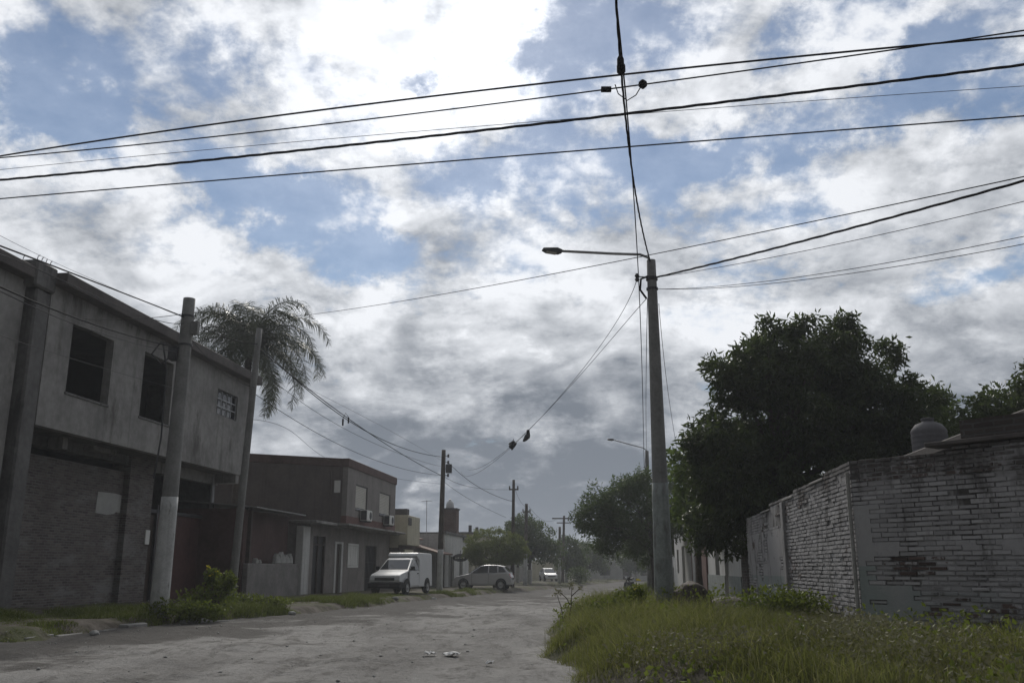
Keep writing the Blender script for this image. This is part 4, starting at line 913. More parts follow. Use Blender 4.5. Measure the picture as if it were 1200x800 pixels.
cable('lowest thin service wire reaching the overhanging house roof', [p2t + Vector((0, 0, -2.9)), at(350, 512, 36), at(440, 556, 50), p3t + Vector((0, 0, -2.0))], .008, 'cable_grey', group=KG)
cable('hair thin wire above the thick pair', [at(330, 440, 31), at(430, 490, 40), p3t + Vector((0, 0, -.7))], .006, 'cable_grey', group=KG)
tag(part(MB().box(-.03, .03, -.03, .03, -.30, -.02).box(.20, .25, -.03, .03, -.20, .04).tube([(0, 0, 0), (.1, 0, .22), (.22, 0, .05)], .012, 5), 'hanging_clamp', 'cable', None), 'small dark dangling clamps on the cables before the overhanging house', 'clamp').location = at(402, 490, 37)
FG = 'cables running on to the far poles'
cable('cable dropping steeply from the dark pole to the thin far pole', [p3t + Vector((.25, 0, -.7)), at(557, 568, 60), p4t + Vector((0, 0, -1.6))], .016, group=FG)
cable('upper slack cable between the dark pole and the thin far pole', [p3t + Vector((.1, 0, -1.6)), at(556, 571, 61), p4t + Vector((0, 0, -.7))], .012, group=FG)
cable('lowest cable from the dark pole towards the bushy tree', [p3t + Vector((.1, 0, -1.9)), at(556, 588, 61), at(593, 606, 67)], .011, group=FG)
cable('cable between the thin far pole and the pole with the limed foot', [p4t + Vector((0, 0, -.4)), p5t + Vector((0, 0, -.2))], .012, sag=.4, group=FG)
cable('cable from the pole with the limed foot to the far crossbars', [p5t + Vector((.2, 0, -.2)), p6t + Vector((-.8, 0, -.3))], .013, sag=.7, group=FG)
cable('second cable to the far crossbars, slacker', [p5t + Vector((.2, 0, -.6)), p7t + Vector((0, 0, -.2))], .012, sag=.8, group=FG)

# ------------------------------------------------------------------ foliage
def leaves(name, P, size, mat, parent, aspect=.42, droop=.25, bend=True, outward=None, rng=RNG):
    """two-facet leaves at points P"""
    n = len(P); d = rng.normal(size=(n, 3)); d[:, 2] -= droop
    if outward is not None: d += outward * 1.1
    d /= np.linalg.norm(d, axis=1, keepdims=True) + 1e-9
    s = np.cross(d, rng.normal(size=(n, 3))); s /= np.linalg.norm(s, axis=1, keepdims=True) + 1e-9
    nn = np.cross(d, s); L = size * rng.uniform(.65, 1.25, (n, 1)); W = L * aspect * .5
    a = P; b = P + d * L * .5 + s * W + nn * L * .08; c = P + d * L - nn * L * .10; e = P + d * L * .5 - s * W + nn * L * .08
    V = np.stack([a, b, c, e], 1).reshape(-1, 3); i = np.arange(n)[:, None] * 4
    tri = np.concatenate([i, i + 1, i + 2, i, i + 2, i + 3], 1).reshape(-1)
    return np_mesh(name, V, np.full(n * 2, 3), tri, mat, parent)
def tree(name, label, base, trunk, lobes, n_clumps, per, size, leaf, bark='bark', r0=.2, cl=.35, group=None, aspect=.42, droop=.25, limbs=10, seed=1, band=None, hollow=.45, rlimb=.30):
    """lobes: (centre, radii) relative to base; clumps fill their outer volume"""
    rng = np.random.default_rng(seed); t = thing(name, label, 'tree', base, 0, group)
    vol = np.array([l[1][0] * l[1][1] * l[1][2] for l in lobes]) ** .7; vol /= vol.sum(); C = []; O = []
    for (c, r), f in zip(lobes, vol):
        k = max(3, int(n_clumps * f)); d = rng.normal(size=(k, 3)); d /= np.linalg.norm(d, axis=1, keepdims=True)
        q = (hollow + (1 - hollow) * rng.random((k, 1)) ** .6) * (1 + rng.normal(size=(k, 1)) * .07)
        C.append(np.array(c) + d * q * np.array(r)); O.append(d)
    C = np.concatenate(C); O = np.concatenate(O)
    csz = cl * rng.uniform(.55, 1.45, (len(C), 1)); cnt = np.maximum(3, (per * (csz[:, 0] / cl) ** 2)).astype(int)
    idx = np.repeat(np.arange(len(C)), cnt); g_ = rng.normal(size=(len(idx), 3)) * np.array([1, 1, .75])
    P = C[idx] + np.clip(g_, -1.5, 1.5) * csz[idx] * .5
    leaves('crown', P, size, MATS[leaf], t, aspect, droop, outward=O[idx] * .5, rng=rng)
    trunk = [Vector(p) for p in trunk]; m = MB(); n = len(trunk)
    m.tube(trunk, [r0 * (1.25 if i == 0 else 1 - .45 * i / max(1, n - 1)) for i in range(n)], 10)
    tr = part(m, 'trunk', bark, t, 0, smooth=True)
    if band: part(MB().tube([trunk[0], trunk[0].lerp(trunk[1], band)], [r0 * 1.27, r0 * 1.1], 10), 'limed_band', 'bark_limed', tr)
    lb = MB(); e = trunk[-1]
    for i in rng.choice(len(C), min(limbs, len(C)), replace=False):
        s0 = trunk[-2].lerp(e, rng.random()); c = Vector(C[i]); mid = s0.lerp(c, .5) + Vector((0, 0, .12 * (c - s0).length))
        lb.tube([s0, s0.lerp(mid, .55), mid, mid.lerp(c, .6), c], [r0 * rlimb * k for k in (1.5, 1.1, .8, .5, .22)], 6)
    part(lb, 'limbs', bark, tr, 0, smooth=True)
    return t
# big dark tree behind the wall
tb = Vector((6.62, 24.6, .2))
def rel(u, v, Y, b): return tuple(at(u, v, Y) - b)
big = [((rel(945, 470, 25.5, tb)), (2.1, 2.0, 1.75)), ((rel(972, 418, 25.5, tb)), (1.10, 1.2, .92)), ((rel(885, 440, 25, tb)), (1.05, 1.3, 1.0)), ((rel(1030, 480, 25.5, tb)), (1.35, 1.5, 1.2)), ((rel(950, 545, 25.5, tb)), (2.0, 1.9, 1.2)),
       ((rel(860, 560, 25, tb)), (1.25, 1.4, 1.25)), ((rel(850, 612, 26, tb)), (1.05, 1.2, .8)), ((rel(1075, 470, 26, tb)), (.7, .8, .6)), ((rel(925, 600, 26, tb)), (1.1, 1.2, .9)), ((rel(1040, 540, 25.5, tb)), (1.2, 1.2, .8)), ((rel(935, 384, 25.5, tb)), (.42, .5, .42)), ((rel(992, 384, 25.5, tb)), (.40, .5, .40)), ((rel(1043, 418, 25.5, tb)), (.42, .5, .40)), ((rel(842, 440, 25, tb)), (.45, .5, .5)), ((rel(845, 515, 25, tb)), (1.0, 1.1, .9)), ((rel(1070, 508, 26, tb)), (1.0, 1.1, .75)), ((rel(900, 395, 25.5, tb)), (.4, .5, .45))]
tree('mango_tree', 'big dense dark tree with drooping glossy leaves leaning over the whitewashed wall', tb, [(0, 0, -.3), (.03, .05, .8), (.15, .2, 1.7), (.5, .4, 2.8), (.9, .6, 4.0)], big, 1400, 46, .22, 'leaf_mango', r0=.24, cl=.27, aspect=.30, droop=.55, limbs=26, seed=3, hollow=.33)
# lighter broad leaved tree left of it
ta = Vector((6.1, 31.0, 0.0))
ll = [((rel(828, 560, 31, ta)), (1.0, 1.1, .9)), ((rel(812, 600, 31, ta)), (.95, 1.0, .8)), ((rel(848, 520, 31, ta)), (.75, .8, .5)), ((rel(806, 545, 31, ta)), (.6, .7, .6)), ((rel(850, 610, 32, ta)), (.9, .9, .6))]
tree('broadleaf_tree', 'lighter green tree with loose round leaves between the lamp pole and the big dark tree', ta, [(.1, 0, -.3), (.05, 0, 1.0), (.1, .1, 2.0), (.2, .1, 3.0)], ll, 130, 34, .22, 'leaf_broad', r0=.12, cl=.38, aspect=.62, droop=.2, limbs=16, seed=5, hollow=.3)
# feathery street trees behind the lamp pole
tf = Vector((7.0, 47.0, gz(7.0, 47.0)))
fl = [((rel(725, 600, 46, tf)), (1.9, 2.0, 1.5)), ((rel(745, 568, 47, tf)), (1.1, 1.4, .85)), ((rel(700, 605, 46, tf)), (1.2, 1.5, 1.0)), ((rel(780, 600, 48, tf)), (1.6, 1.8, 1.5)), ((rel(730, 635, 47, tf)), (1.6, 1.5, .7)), ((rel(795, 560, 48, tf)), (.9, 1.0, .7)), ((rel(755, 645, 49, tf)), (1.1, 1.2, .8))]
SGP = 'street trees on the right verge'
tree('feathery_tree', 'wide feathery pale green street tree behind the near lamp pole', tf, [(.2, 0, -.3), (.1, 0, 1.0), (0, 0, 1.9), (-.2, -.1, 3.2)], fl, 620, 44, .19, 'leaf_feather', r0=.17, cl=.34, aspect=.30, droop=.1, limbs=22, seed=8, hollow=.30, group=SGP)
# palm
def palm(label, c, trunk_h):
    c = Vector(c); t = thing('palm_tree', label, 'palm', (c.x, c.y, gz(c.x, c.y)), 0)
    h = c.z - t.location.z; rng = random.Random(4)
    m = MB(); N_ = 22
    m.tube([(.25 * math.sin(i / N_ * 1.4), 0, -.3 + (h + .2) * i / N_) for i in range(N_ + 1)], [.22 - .07 * i / N_ + (.012 if i % 2 else 0) for i in range(N_ + 1)], 12)
    part(m, 'trunk', 'bark', t, 0, smooth=True)
    top = Vector((.25 * math.sin(1.4), 0, h - .1)); nf = 42
    part(MB().lathe([(.16, -.5), (.22, -.2), (.17, .2), (.06, .5)], 10, top), 'crownshaft', 'palm_leaf', t)
    for k in range(nf):
        az = k * 2.39996 + rng.uniform(-.2, .2); el = R(80 - 122 * (k / nf) ** .95 + rng.uniform(-6, 6)); Lf = rng.uniform(3.8, 4.7) * (.72 if k < 5 else 1); ns = 40
        p = top.copy(); pts = [p.copy()]; e = el; hd = Vector((math.cos(az), math.sin(az), 0)); side = Vector((-math.sin(az), math.cos(az), 0))
        for i in range(ns):
            d = hd * math.cos(e) + Vector((0, 0, math.sin(e))); p = p + d * Lf / ns; pts.append(p.copy()); e -= R(1.5 + 3.2 * (i / ns) ** 1.1) * (1.15 if el > .5 else .85)
        mb = MB().tube(pts, [.035 * (1 - .85 * i / ns) for i in range(ns + 1)], 5)
        for i in range(3, ns + 1):
            f = i / ns; tg = (pts[i] - pts[i - 1]).normalized(); up = side.cross(tg)
            ll_ = .74 * (math.sin(math.pi * (.12 + .80 * f)) ** .7) + .05
            for sgn in (-1, 1):
                for rep in range(3):
                    dr = (side * sgn * 1.0 + tg * .75 + up * rng.uniform(-.8, .75) + Vector((0, 0, -.18))).normalized()
                    a = pts[i] - tg * rep * .04; q1 = a + dr * ll_ * .55; q2 = q1 + (dr + Vector((0, 0, -.75))).normalized() * ll_ * .5; w_ = tg * .016
                    mb.add([a - w_ * .6, a + w_ * .6, q1 + w_, q1 - w_, q2], [(0, 1, 2, 3), (3, 2, 4)])
        part(mb, 'frond', 'palm_leaf', t, 0, fix=False)
    return t
palm('tall feather palm with drooping grey green fronds behind the unfinished block', at(287, 396, 40.5), 9)
# clipped round tree, dark bushy tree and the far trees on the left
tc_ = Vector((-1.2, 66.5, gz(-1.2, 66.5)))
tree('clipped_tree', 'neatly clipped flat domed tree standing over the grey hatchback', tc_, [(0, 0, -.2), (0, 0, .9), (0, 0, 1.7)], [((0, 0, 2.75), (2.2, 2.1, 1.25)), ((-.2, 0, 2.3), (2.0, 2.0, .8)), ((.25, -.1, 2.4), (2.05, 2.0, .9))], 900, 40, .10, 'leaf_topiary', r0=.14, cl=.17, aspect=.5, droop=0, limbs=14, seed=12, hollow=.86)
LT = 'street trees on the left verge'
td = Vector((1.6, 86, gz(1.6, 86)))
tree('bushy_tree', 'dark bushy tree around the thin poles beyond the clipped tree', td, [(0, 0, -.2), (0, 0, 1.4), (.1, 0, 2.6)], [((rel(620, 632, 86, td)), (2.4, 2.3, 1.9)), ((rel(612, 622, 86, td)), (1.6, 1.6, 1.5)), ((rel(640, 648, 87, td)), (1.7, 1.7, 1.3)), ((rel(600, 640, 86, td)), (1.4, 1.4, 1.2))], 330, 46, .20, 'leaf_street', r0=.18, cl=.42, aspect=.5, limbs=14, seed=13, group=LT, band=.9, hollow=.35)
tree('bushy_tree', 'low dark round tree behind the far poles, left of the end of the street', (6.0, 104, gz(6, 104)), [(0, 0, -.2), (0, 0, 1.2), (.1, 0, 2.0)], [((0, 0, 3.2), (2.2, 2.2, 1.6)), ((.9, 0, 2.4), (1.7, 1.7, 1.1))], 160, 44, .24, 'leaf_street', r0=.18, cl=.5, aspect=.5, limbs=8, seed=14, group=LT, band=.9)
tree('bushy_tree', 'small street tree with a limed trunk, left verge before the closing house', (10.2, 124, gz(10.2, 124)), [(0, 0, -.2), (0, 0, 1.6), (.1, 0, 2.4)], [((0, 0, 3.4), (2.3, 2.2, 1.5))], 110, 40, .26, 'leaf_street', r0=.2, cl=.5, aspect=.5, limbs=8, seed=15, group=LT, band=.95)
for x_, y_, s_, lab_ in [(11.0, 137, 41, 'dark tree before the house that closes the street, left one of two'), (18.5, 141, 42, 'dark tree before the house that closes the street, right one of two')]:
    tree('bushy_tree', lab_, (x_, y_, gz(x_, y_)), [(0, 0, -.2), (0, 0, 1.5), (.1, 0, 2.4)], [((0, 0, 3.3), (3.0, 2.4, 1.9)), ((.9, 0, 2.4), (2.2, 1.7, 1.1))], 150, 40, .28, 'leaf_street', r0=.2, cl=.55, aspect=.5, limbs=8, seed=s_, band=.9)
tree('bushy_tree', 'street tree leaning over the white far house on the left verge', (0.6, 96, gz(.6, 96)), [(0, 0, -.2), (0, 0, 1.6), (.1, 0, 2.4)], [((0, 0, 3.2), (1.9, 1.9, 1.4))], 90, 40, .24, 'leaf_street', r0=.16, cl=.5, aspect=.5, limbs=8, seed=16, group=LT, band=.95)
for i, (x, y, h, lab) in enumerate([(11.4, 60, 5.4, 'second feathery street tree, half hidden behind the near one'), (12.6, 74, 5.6, 'third feathery street tree with a limed trunk further down the right side'), (14.5, 88, 5.4, 'fourth feathery street tree with a limed trunk, far down the right side'),
                                    (17.0, 104, 5.6, 'fifth feathery street tree far down on the right, near the street end'), (20.0, 120, 5.8, 'farthest feathery street tree at the right end of the street')]):
    tree('feathery_tree', lab, (x, y, gz(x, y)), [(0, 0, -.2), (.05, 0, 1.7), (.1, 0, 2.6)], [((0, 0, h - 1.9), (2.3, 2.3, 1.5)), ((-1.1, -.3, h - 2.0), (1.6, 1.6, 1.1)), ((.6, .2, h - .9), (1.4, 1.4, .9))], 170, 44, .24, 'leaf_feather' if i % 2 else 'leaf_street', r0=.19, cl=.46, aspect=.36, limbs=12, seed=20 + i, group=SGP, band=.95)
# trees behind the right wall
tr_ = Vector((12.4, 23.5, 0))
tree('garden_tree', 'dark layered tree at the right edge behind the corner wall', tr_, [(0, 0, -.2), (0, 0, 2), (.1, 0, 3.4)], [((rel(1190, 490, 22, tr_)), (1.2, 1.3, .75)), ((rel(1150, 508, 22.5, tr_)), (.9, 1.0, .40)), ((rel(1235, 480, 22, tr_)), (1.5, 1.5, 1.2)), ((rel(1215, 450, 22, tr_)), (.7, .8, .7))], 200, 60, .15, 'leaf_mango', r0=.16, cl=.30, aspect=.4, limbs=14, seed=31, hollow=.2)
ts_ = Vector((11.6, 28, 0))
tree('garden_tree', 'small yellow green bush top between the roof tank and the dark right hand tree', ts_, [(0, 0, -.2), (0, 0, 2), (.0, 0, 3.4)], [((rel(1118, 512, 28, ts_)), (1.0, 1.0, .5)), ((rel(1100, 490, 28, ts_)), (.6, .6, .6))], 60, 40, .17, 'leaf_broad', r0=.12, cl=.3, aspect=.4, limbs=10, seed=33, hollow=.2)
# far wood round the horizon, one mass
def far_wood():
    P = []; rng = np.random.default_rng(40)
    for x in np.arange(-260, 300, 5.0):
        if abs(x - 20) < 14: continue
        y = 215 + rng.uniform(-25, 25); h = rng.uniform(4.5, 8.5)
        q = rng.normal(size=(150, 3)); q /= np.linalg.norm(q, axis=1, keepdims=True); P.append(np.array([x, y, -1 + h * .5]) + q * np.array([4.2, 4.2, h * .5]) * rng.uniform(.6, 1.0, (150, 1)))
    o = leaves('far_trees', np.concatenate(P), 1.5, MATS['leaf_street'], None, .6, .1, rng=rng)
    tag(o, 'dark line of distant trees along the horizon', 'trees', kind='stuff')
far_wood()

# ------------------------------------------------------------------ grass and weeds
def blades(name, X, Y, hgt, Hh, width, mat, label, lean=.35, rng=RNG):
    n = len(X); Z = hgt(X, Y) - .03; B = np.stack([X, Y, Z], 1); a = rng.uniform(0, 2 * np.pi, n); le = Hh * lean * np.abs(rng.normal(size=n)) + .01
    d = np.stack([np.cos(a), np.sin(a), np.zeros(n)], 1); wa = rng.uniform(0, 2 * np.pi, n); s = np.stack([np.cos(wa), np.sin(wa), np.zeros(n)], 1) * (width * rng.uniform(.6, 1.4, n))[:, None] * .5
    mid = B + d * (le * .35)[:, None] + np.array([0, 0, 1.0]) * (Hh * .58)[:, None]
    tip = B + d * (le * 1.3)[:, None] + np.array([0, 0, 1.0]) * (Hh * .95)[:, None]
    V = np.stack([B - s, B + s, mid + s * .8, mid - s * .8, tip], 1).reshape(-1, 3)
    i = np.arange(n)[:, None] * 5; L = np.concatenate([i, i + 1, i + 2, i + 3, i + 3, i + 2, i + 4], 1).reshape(-1)
    return tag(np_mesh(name, V, np.tile([4, 3], n), L, MATS[mat]), label, 'grass', kind='stuff')
def scatter(n, x0, x1, y0, y1, rng=RNG): return rng.uniform(x0, x1, n), rng.uniform(y0, y1, n)
def wall_side(x, y):
    """metres in front of the two near walls (positive = grass side)"""
    s1_ = -((x - CX) * DY - (y - CY) * DX); c_, s_ = math.cos(ANG), math.sin(ANG)
    s2_ = (x - CX) * s_ - (y - CY) * c_
    return np.where(y > CY, s1_, np.minimum(9, s2_) if True else 0)
n_ = 330000; x, y = scatter(n_, .1, 11.5, 5.2, 26)
d = pdist(x, y, KR, False) + (fbm(x + 40, y, .7, 3) - .5) * .9; ws_ = wall_side(x, y); f = fbm(x, y, .75, 4); f2 = fbm(x + 9, y + 4, 2.2, 3)
near = 1 - sstep(10, 20, y) * .45
ok = (d > .08) & (ws_ > .04) & (RNG.random(n_) < sstep(.34, .56, f * .55 + f2 * .45) * near + .06)
mound = np.exp(-((x - 4.0) ** 2 / 1.3 + (y - 17.3) ** 2 / 1.6)) + np.exp(-((x - 3.2) ** 2 + (y - 17.0) ** 2) / .25)
ok &= RNG.random(n_) > mound * 1.2
x, y, d, f, f2 = x[ok], y[ok], d[ok], f[ok], f2[ok]
hh = (.09 + .24 * sstep(.40, .66, f) + .13 * sstep(.4, .7, f2)) * (.68 + .32 * sstep(9, 15, y)) * (.35 + .65 * sstep(.05, 1.1, d)) * RNG.uniform(.45, 1.45, len(x))
hh *= .40 + .60 * sstep(.1, 2.2, np.abs(wall_side(x, y)))
blades('tall_grass', x, y, right_h, hh, .0090, 'grass_blade', 'tall unkempt grass filling the corner before the brick walls', .55)
# seed stalks
x, y = scatter(4200, .4, 9, 6.5, 24); ok = (pdist(x, y, KR, False) > .15) & (wall_side(x, y) > .2); x, y = x[ok], y[ok]
blades('seed_stalks', x, y, right_h, RNG.uniform(.25, .55, len(x)), .005, 'dry_leaf', 'thin pale seed stalks rising above the tall grass', .25)
# grey dried weeds along the near edge
def weed_patch(name, label, n, fx, mat, size, hmax, hf):
    x, y, k = fx(n); z = hf(x, y) + RNG.random(len(x)) ** 1.3 * hmax * k
    o = leaves(name, np.stack([x, y, z], 1), size, MATS[mat], None, .55, -.1); return tag(o, label, 'weeds', kind='stuff')
def dryf(n):
    x, y = scatter(n, 1.0, 6.5, 6.4, 11.5); f = fbm(x + 70, y, .8, 3); k = np.exp(-((x - 3.0) ** 2 / 2.0 + (y - 9.8) ** 2 / 5.0)) * sstep(.35, .6, f)
    ok = (pdist(x, y, KR, False) > .1) & (RNG.random(n) < k * 1.4); return x[ok], y[ok], .5 + .6 * k[ok]
weed_patch('dry_weeds', 'grey dried broad weeds in the middle of the grass at the bottom', 36000, dryf, 'dry_leaf', .055, .42, right_h)
def greenf(n):
    x, y = scatter(n, .6, 9, 6, 22); f = fbm(x + 30, y + 12, .9, 3); ok = (pdist(x, y, KR, False) > .2) & (wall_side(x, y) > .05) & (f > .56); return x[ok], y[ok], sstep(.54, .66, f[ok]) + .2
weed_patch('broad_weeds', 'clumps of broad leaved green weeds among the tall grass', 24000, greenf, 'weed_leaf', .07, .34, right_h)
# left verge grass in strips
def strips(n, x0, x1, y0, y1, lo, hi, th=.42):
    x, y = scatter(n, x0, x1, y0, y1); d = pdist(x, y, KL, True) + (fbm(x, y, .9, 3) - .5) * .6; f = fbm(x + 3, y, .8, 4)
    ok = (d > lo) & (d < hi) & (f > th); return x[ok], y[ok], f[ok]
xs_, ys2, fs_ = [], [], []
for a in [(110000, -14, -5.5, 14, 27.5, .08, 2.9, .39), (60000, -8, -3, 31.5, 44, .15, 2.3, .36), (30000, -5, -1, 47, 56, .1, 1.6, .36), (16000, 3, 20, 78, 135, .1, 2.4, .36), (9000, -12, -8, 18, 26, 1.5, 4.2, .5)]:
    q = strips(*a); xs_.append(q[0]); ys2.append(q[1]); fs_.append(q[2])
x, y, f = map(np.concatenate, (xs_, ys2, fs_))
blades('verge_grass', x, y, left_h, (.04 + .20 * sstep(.38, .7, f)) * RNG.uniform(.5, 1.25, len(x)) * np.where(y > 70, 1.3, 1), .014 + .0, 'grass_short', 'low patchy grass on the left verge in front of the houses', .5)
x, y = scatter(60000, 5, 22, 24, 130); d = pdist(x, y, KR, False); ok = (d > .15) & (d < 3) & (fbm(x, y, .6, 3) > .42); x, y = x[ok], y[ok]
blades('far_verge_grass', x, y, right_h, RNG.uniform(.12, .4, len(x)), .02, 'grass_short', 'grass on the right verge beyond the lamp pole', .4)
def bush(name, label, base, lobes, n, size, mat, cat='bush', flowers=0, seed=2, aspect=.5, stems=9):
    rng = np.random.default_rng(seed); base = Vector(base); t = thing(name, label, cat, base); P = []
    for c, r in lobes:
        d = rng.normal(size=(n // len(lobes), 3)); d /= np.linalg.norm(d, axis=1, keepdims=True); P.append(np.array(c) + d * rng.random((len(d), 1)) ** .45 * np.array(r))
    P = np.concatenate(P); P = P[P[:, 2] > .02]
    leaves('foliage', P, size, MATS[mat], t, aspect, -.15, rng=rng)
    m = MB()
    for i in rng.choice(len(P), stems): m.tube([(0, 0, -.1), tuple(Vector(P[i]) * .5 + Vector((0, 0, .1))), tuple(P[i])], [.014, .01, .004], 5)
    part(m, 'stems', 'bark', t)
    if flowers:
        top = P[np.argsort(-P[:, 2])[:flowers * 4]]; q = top[rng.choice(len(top), flowers)] + rng.normal(size=(flowers, 3)) * .06
        leaves('blossoms', np.repeat(q, 5, 0), size * .6, MATS['petal'], t, .6, 0, rng=rng)
    return t
bx = (-8.55 + 1.0, 24.0); bz = gz(*bx)
bush('flowering_weed', 'yellow flowering weed bush between the whitewashed pole foot and the slim grey pole', (*bx, bz), [((0, 0, .35), (.6, .5, .4)), ((.12, 0, .60), (.42, .35, .36)), ((-.12, .1, .85), (.22, .2, .24)), ((.36, 0, .75), (.2, .2, .24)), ((-.5, 0, .3), (.5, .4, .3))], 1300, .12, 'weed_leaf', 'weed', 9, stems=26)
bush('low_weed_clump', 'low leafy weeds at the foot of the whitewashed pole', (-8.0, 22.3, gz(-8, 22.3)), [((0, 0, .25), (.75, .4, .28)), ((.6, .3, .2), (.6, .4, .25))], 1500, .10, 'weed_leaf', 'weed', 0, 5)
bush('low_weed_clump', 'low leafy weeds at the foot of the slim grey pole', (-7.75, 27.2, gz(-7.75, 27.2)), [((0, 0, .2), (.7, .5, .25)), ((.9, -.2, .15), (.6, .4, .2))], 1300, .10, 'weed_leaf', 'weed', 0, 6)
bush('verge_bush', 'yellow green bush at the grass edge just left of the lamp pole foot', (2.05, 17.0, gz(2.05, 17.0)), [((0, 0, .22), (.36, .4, .30)), ((.22, .05, .32), (.2, .2, .24)), ((-.35, 0, .12), (.36, .4, .22))], 2400, .065, 'weed_leaf', 'bush', 6, 7)
bush('verge_bush', 'small bright tuft of bush in the grass before the long brick wall', (4.05, 14.6, gz(4.05, 14.6)), [((0, 0, .25), (.65, .5, .36)), ((.4, .1, .2), (.5, .4, .3))], 2600, .075, 'weed_leaf', 'bush', 0, 9)
bush('round_bush', 'small dark rounded hedge bush by the far poles', (6.6, 93, gz(6.6, 93)), [((0, 0, .8), (1.2, 1.2, .9))], 1200, .2, 'leaf_street', 'bush', 0, 10)
# tall stalk weed on the road edge
st = thing('stalk_weed', 'lone dry stalk weed standing at the road edge left of the yellow green bush', 'weed', (1.05, 17.6, gz(1.05, 17.6)))
m = MB()
for a, b_ in [((0, 0, .0), (.06, 0, .62)), ((.03, 0, .3), (-.16, 0, .52)), ((.05, 0, .45), (.22, 0, .60)), ((-.1, .05, 0), (-.22, .05, .5))]: m.tube([a, tuple((Vector(a) + Vector(b_)) / 2 + Vector((.02, 0, .02))), b_], [.009, .008, .005], 5)
part(m, 'stems', 'bark', st)
leaves('seed_heads', np.array([(.06, 0, .62)] * 14 + [(-.16, 0, .52)] * 12 + [(.22, 0, .60)] * 10 + [(-.22, .05, .5)] * 10) + RNG.normal(size=(46, 3)) * .03, .07, MATS['dry_leaf'], st, .5, 0)

# ------------------------------------------------------------------ soil heap, stones, litter
def lump(name, label, cat, p, r, mat, seed, group=None, n=28, sq=.6):
    rng = random.Random(seed); bm = bmesh.new(); bmesh.ops.create_icosphere(bm, subdivisions=3, radius=1)
    ph = [rng.uniform(0, 50) for _ in range(3)]
    for v in bm.verts:
        c = v.co; k = 1 + .55 * (float(fbm(c.x * 1.3 + ph[0] + c.z, c.y * 1.3 + ph[1] - c.z, 1.2, 4)) - .5)
        v.co = Vector((c.x * r[0] * k, c.y * r[1] * k, c.z * r[2] * k))
    me = bpy.data.meshes.new(name); bm.to_mesh(me); bm.free(); me.polygons.foreach_set('use_smooth', [True] * len(me.polygons))
    o = link_mesh(name, me, MATS[mat]); o.location = p; o.rotation_euler = (0, 0, rng.uniform(0, 6)); return tag(o, label, cat, group)
lump('soil_heap', 'dark heap of dug soil against the foot of the lamp pole', 'heap', (3.25, 17.3, gz(3.25, 17.3) + .02), (.36, .36, .42), 'soil', 1)
lump('soil_heap', 'broad low heap of brown soil and rubble right of the lamp pole', 'heap', (4.2, 17.5, gz(4.2, 17.5) - .02), (.8, .6, .26), 'soil', 2)
for i, (x, y, r, lab) in enumerate([(3.95, 16.6, .09, 'pale stone lying on the soil heap by the lamp pole'), (4.55, 16.9, .08, 'pale chunk at the right end of the soil heap'), (2.55, 16.9, .07, 'small pale stone at the lamp pole foot'), (-7.9, 18.1, .10, 'white stone at the left kerb in front of the brick infill'),
                                    (-6.1, 26.4, .12, 'grey stone at the end of the left grass strip'), (-5.9, 33.5, .12, 'white lump in the grass before the white pier'), (-4.75, 38.5, .14, 'grey stone at the road edge before the van'), (-3.6, 43.5, .15, 'pale stone between the van and the road')]):
    lump('stone', lab, 'stone', (x, y, gz(x, y) + r * .3), (r, r * .8, r * .6), 'stone', 50 + i, 'stones by the roadside')
def litter(label, u, v, w_, d_, seed):
    p = at(u, v, 10); k = H / (H - p.z); x, y = p.x * k, p.y * k
    for _ in range(4): k = (H - float(road_h(x, y))) / (H - p.z); x, y = p.x * k, p.y * k
    rng = random.Random(seed); n = 7; V = []; Fc = []
    for j in range(n):
        for i in range(n): V.append((w_ * (i / (n - 1) - .5) * rng.uniform(.85, 1.1), d_ * (j / (n - 1) - .5) * rng.uniform(.85, 1.1), .02 + rng.random() * .05))
    for j in range(n - 1):
        for i in range(n - 1): a = j * n + i; Fc.append((a, a + 1, a + n + 1, a + n))
    o = MB().add(V, Fc).build('paper_scrap', MATS['paper'], fix=False); o.location = (x, y, float(road_h(x, y)) + .005); o.rotation_euler = (0, 0, rng.uniform(-.4, .4))
    sol = o.modifiers.new('solidify', 'SOLIDIFY'); sol.thickness = .004
    tag(o, label, 'litter', 'litter lying on the dirt road')
litter('larger crumpled white paper scrap in the middle of the dirt road', 529, 769, .22, .26, 1)
litter('thin white paper scrap just left of the larger one on the road', 504, 768, .16, .16, 2)
litter('small white scrap right of the larger one near the grass', 574, 780, .10, .12, 3)
# small clods and stones strewn on the dirt: nobody could count them
def clods():
    n = 4500; x, y = scatter(n, -13, 3, 8, 34); k = np.clip(fbm(x, y, .5, 3), 0, 1); ok = (pdist(x, y, KR, False) < .2) & (RNG.random(n) < k * (1.3 - y / 40)); x, y = x[ok], y[ok]; n = len(x)
    r = .006 + .024 * RNG.random(n) ** 6; z = np.where(pdist(x, y, KL, True) > 0, left_h(x, y), road_h(x, y))
    o8 = np.array([(1, 0, 0), (0, 1, 0), (-1, 0, 0), (0, -1, 0), (0, 0, .7), (0, 0, -.7)]) * 1.0
    V = (np.stack([x, y, z + r * .25], 1)[:, None, :] + o8[None] * r[:, None, None] * RNG.uniform(.6, 1.4, (n, 6, 1)) ).reshape(-1, 3)
    T = np.array([(0, 1, 4), (1, 2, 4), (2, 3, 4), (3, 0, 4), (1, 0, 5), (2, 1, 5), (3, 2, 5), (0, 3, 5)]); L = (np.arange(n)[:, None, None] * 6 + T[None]).reshape(-1)
    tag(np_mesh('gravel', V, np.full(n * 8, 3), L, MATS['stone']), 'loose stones and clods strewn over the dirt road', 'gravel', kind='stuff')
clods()

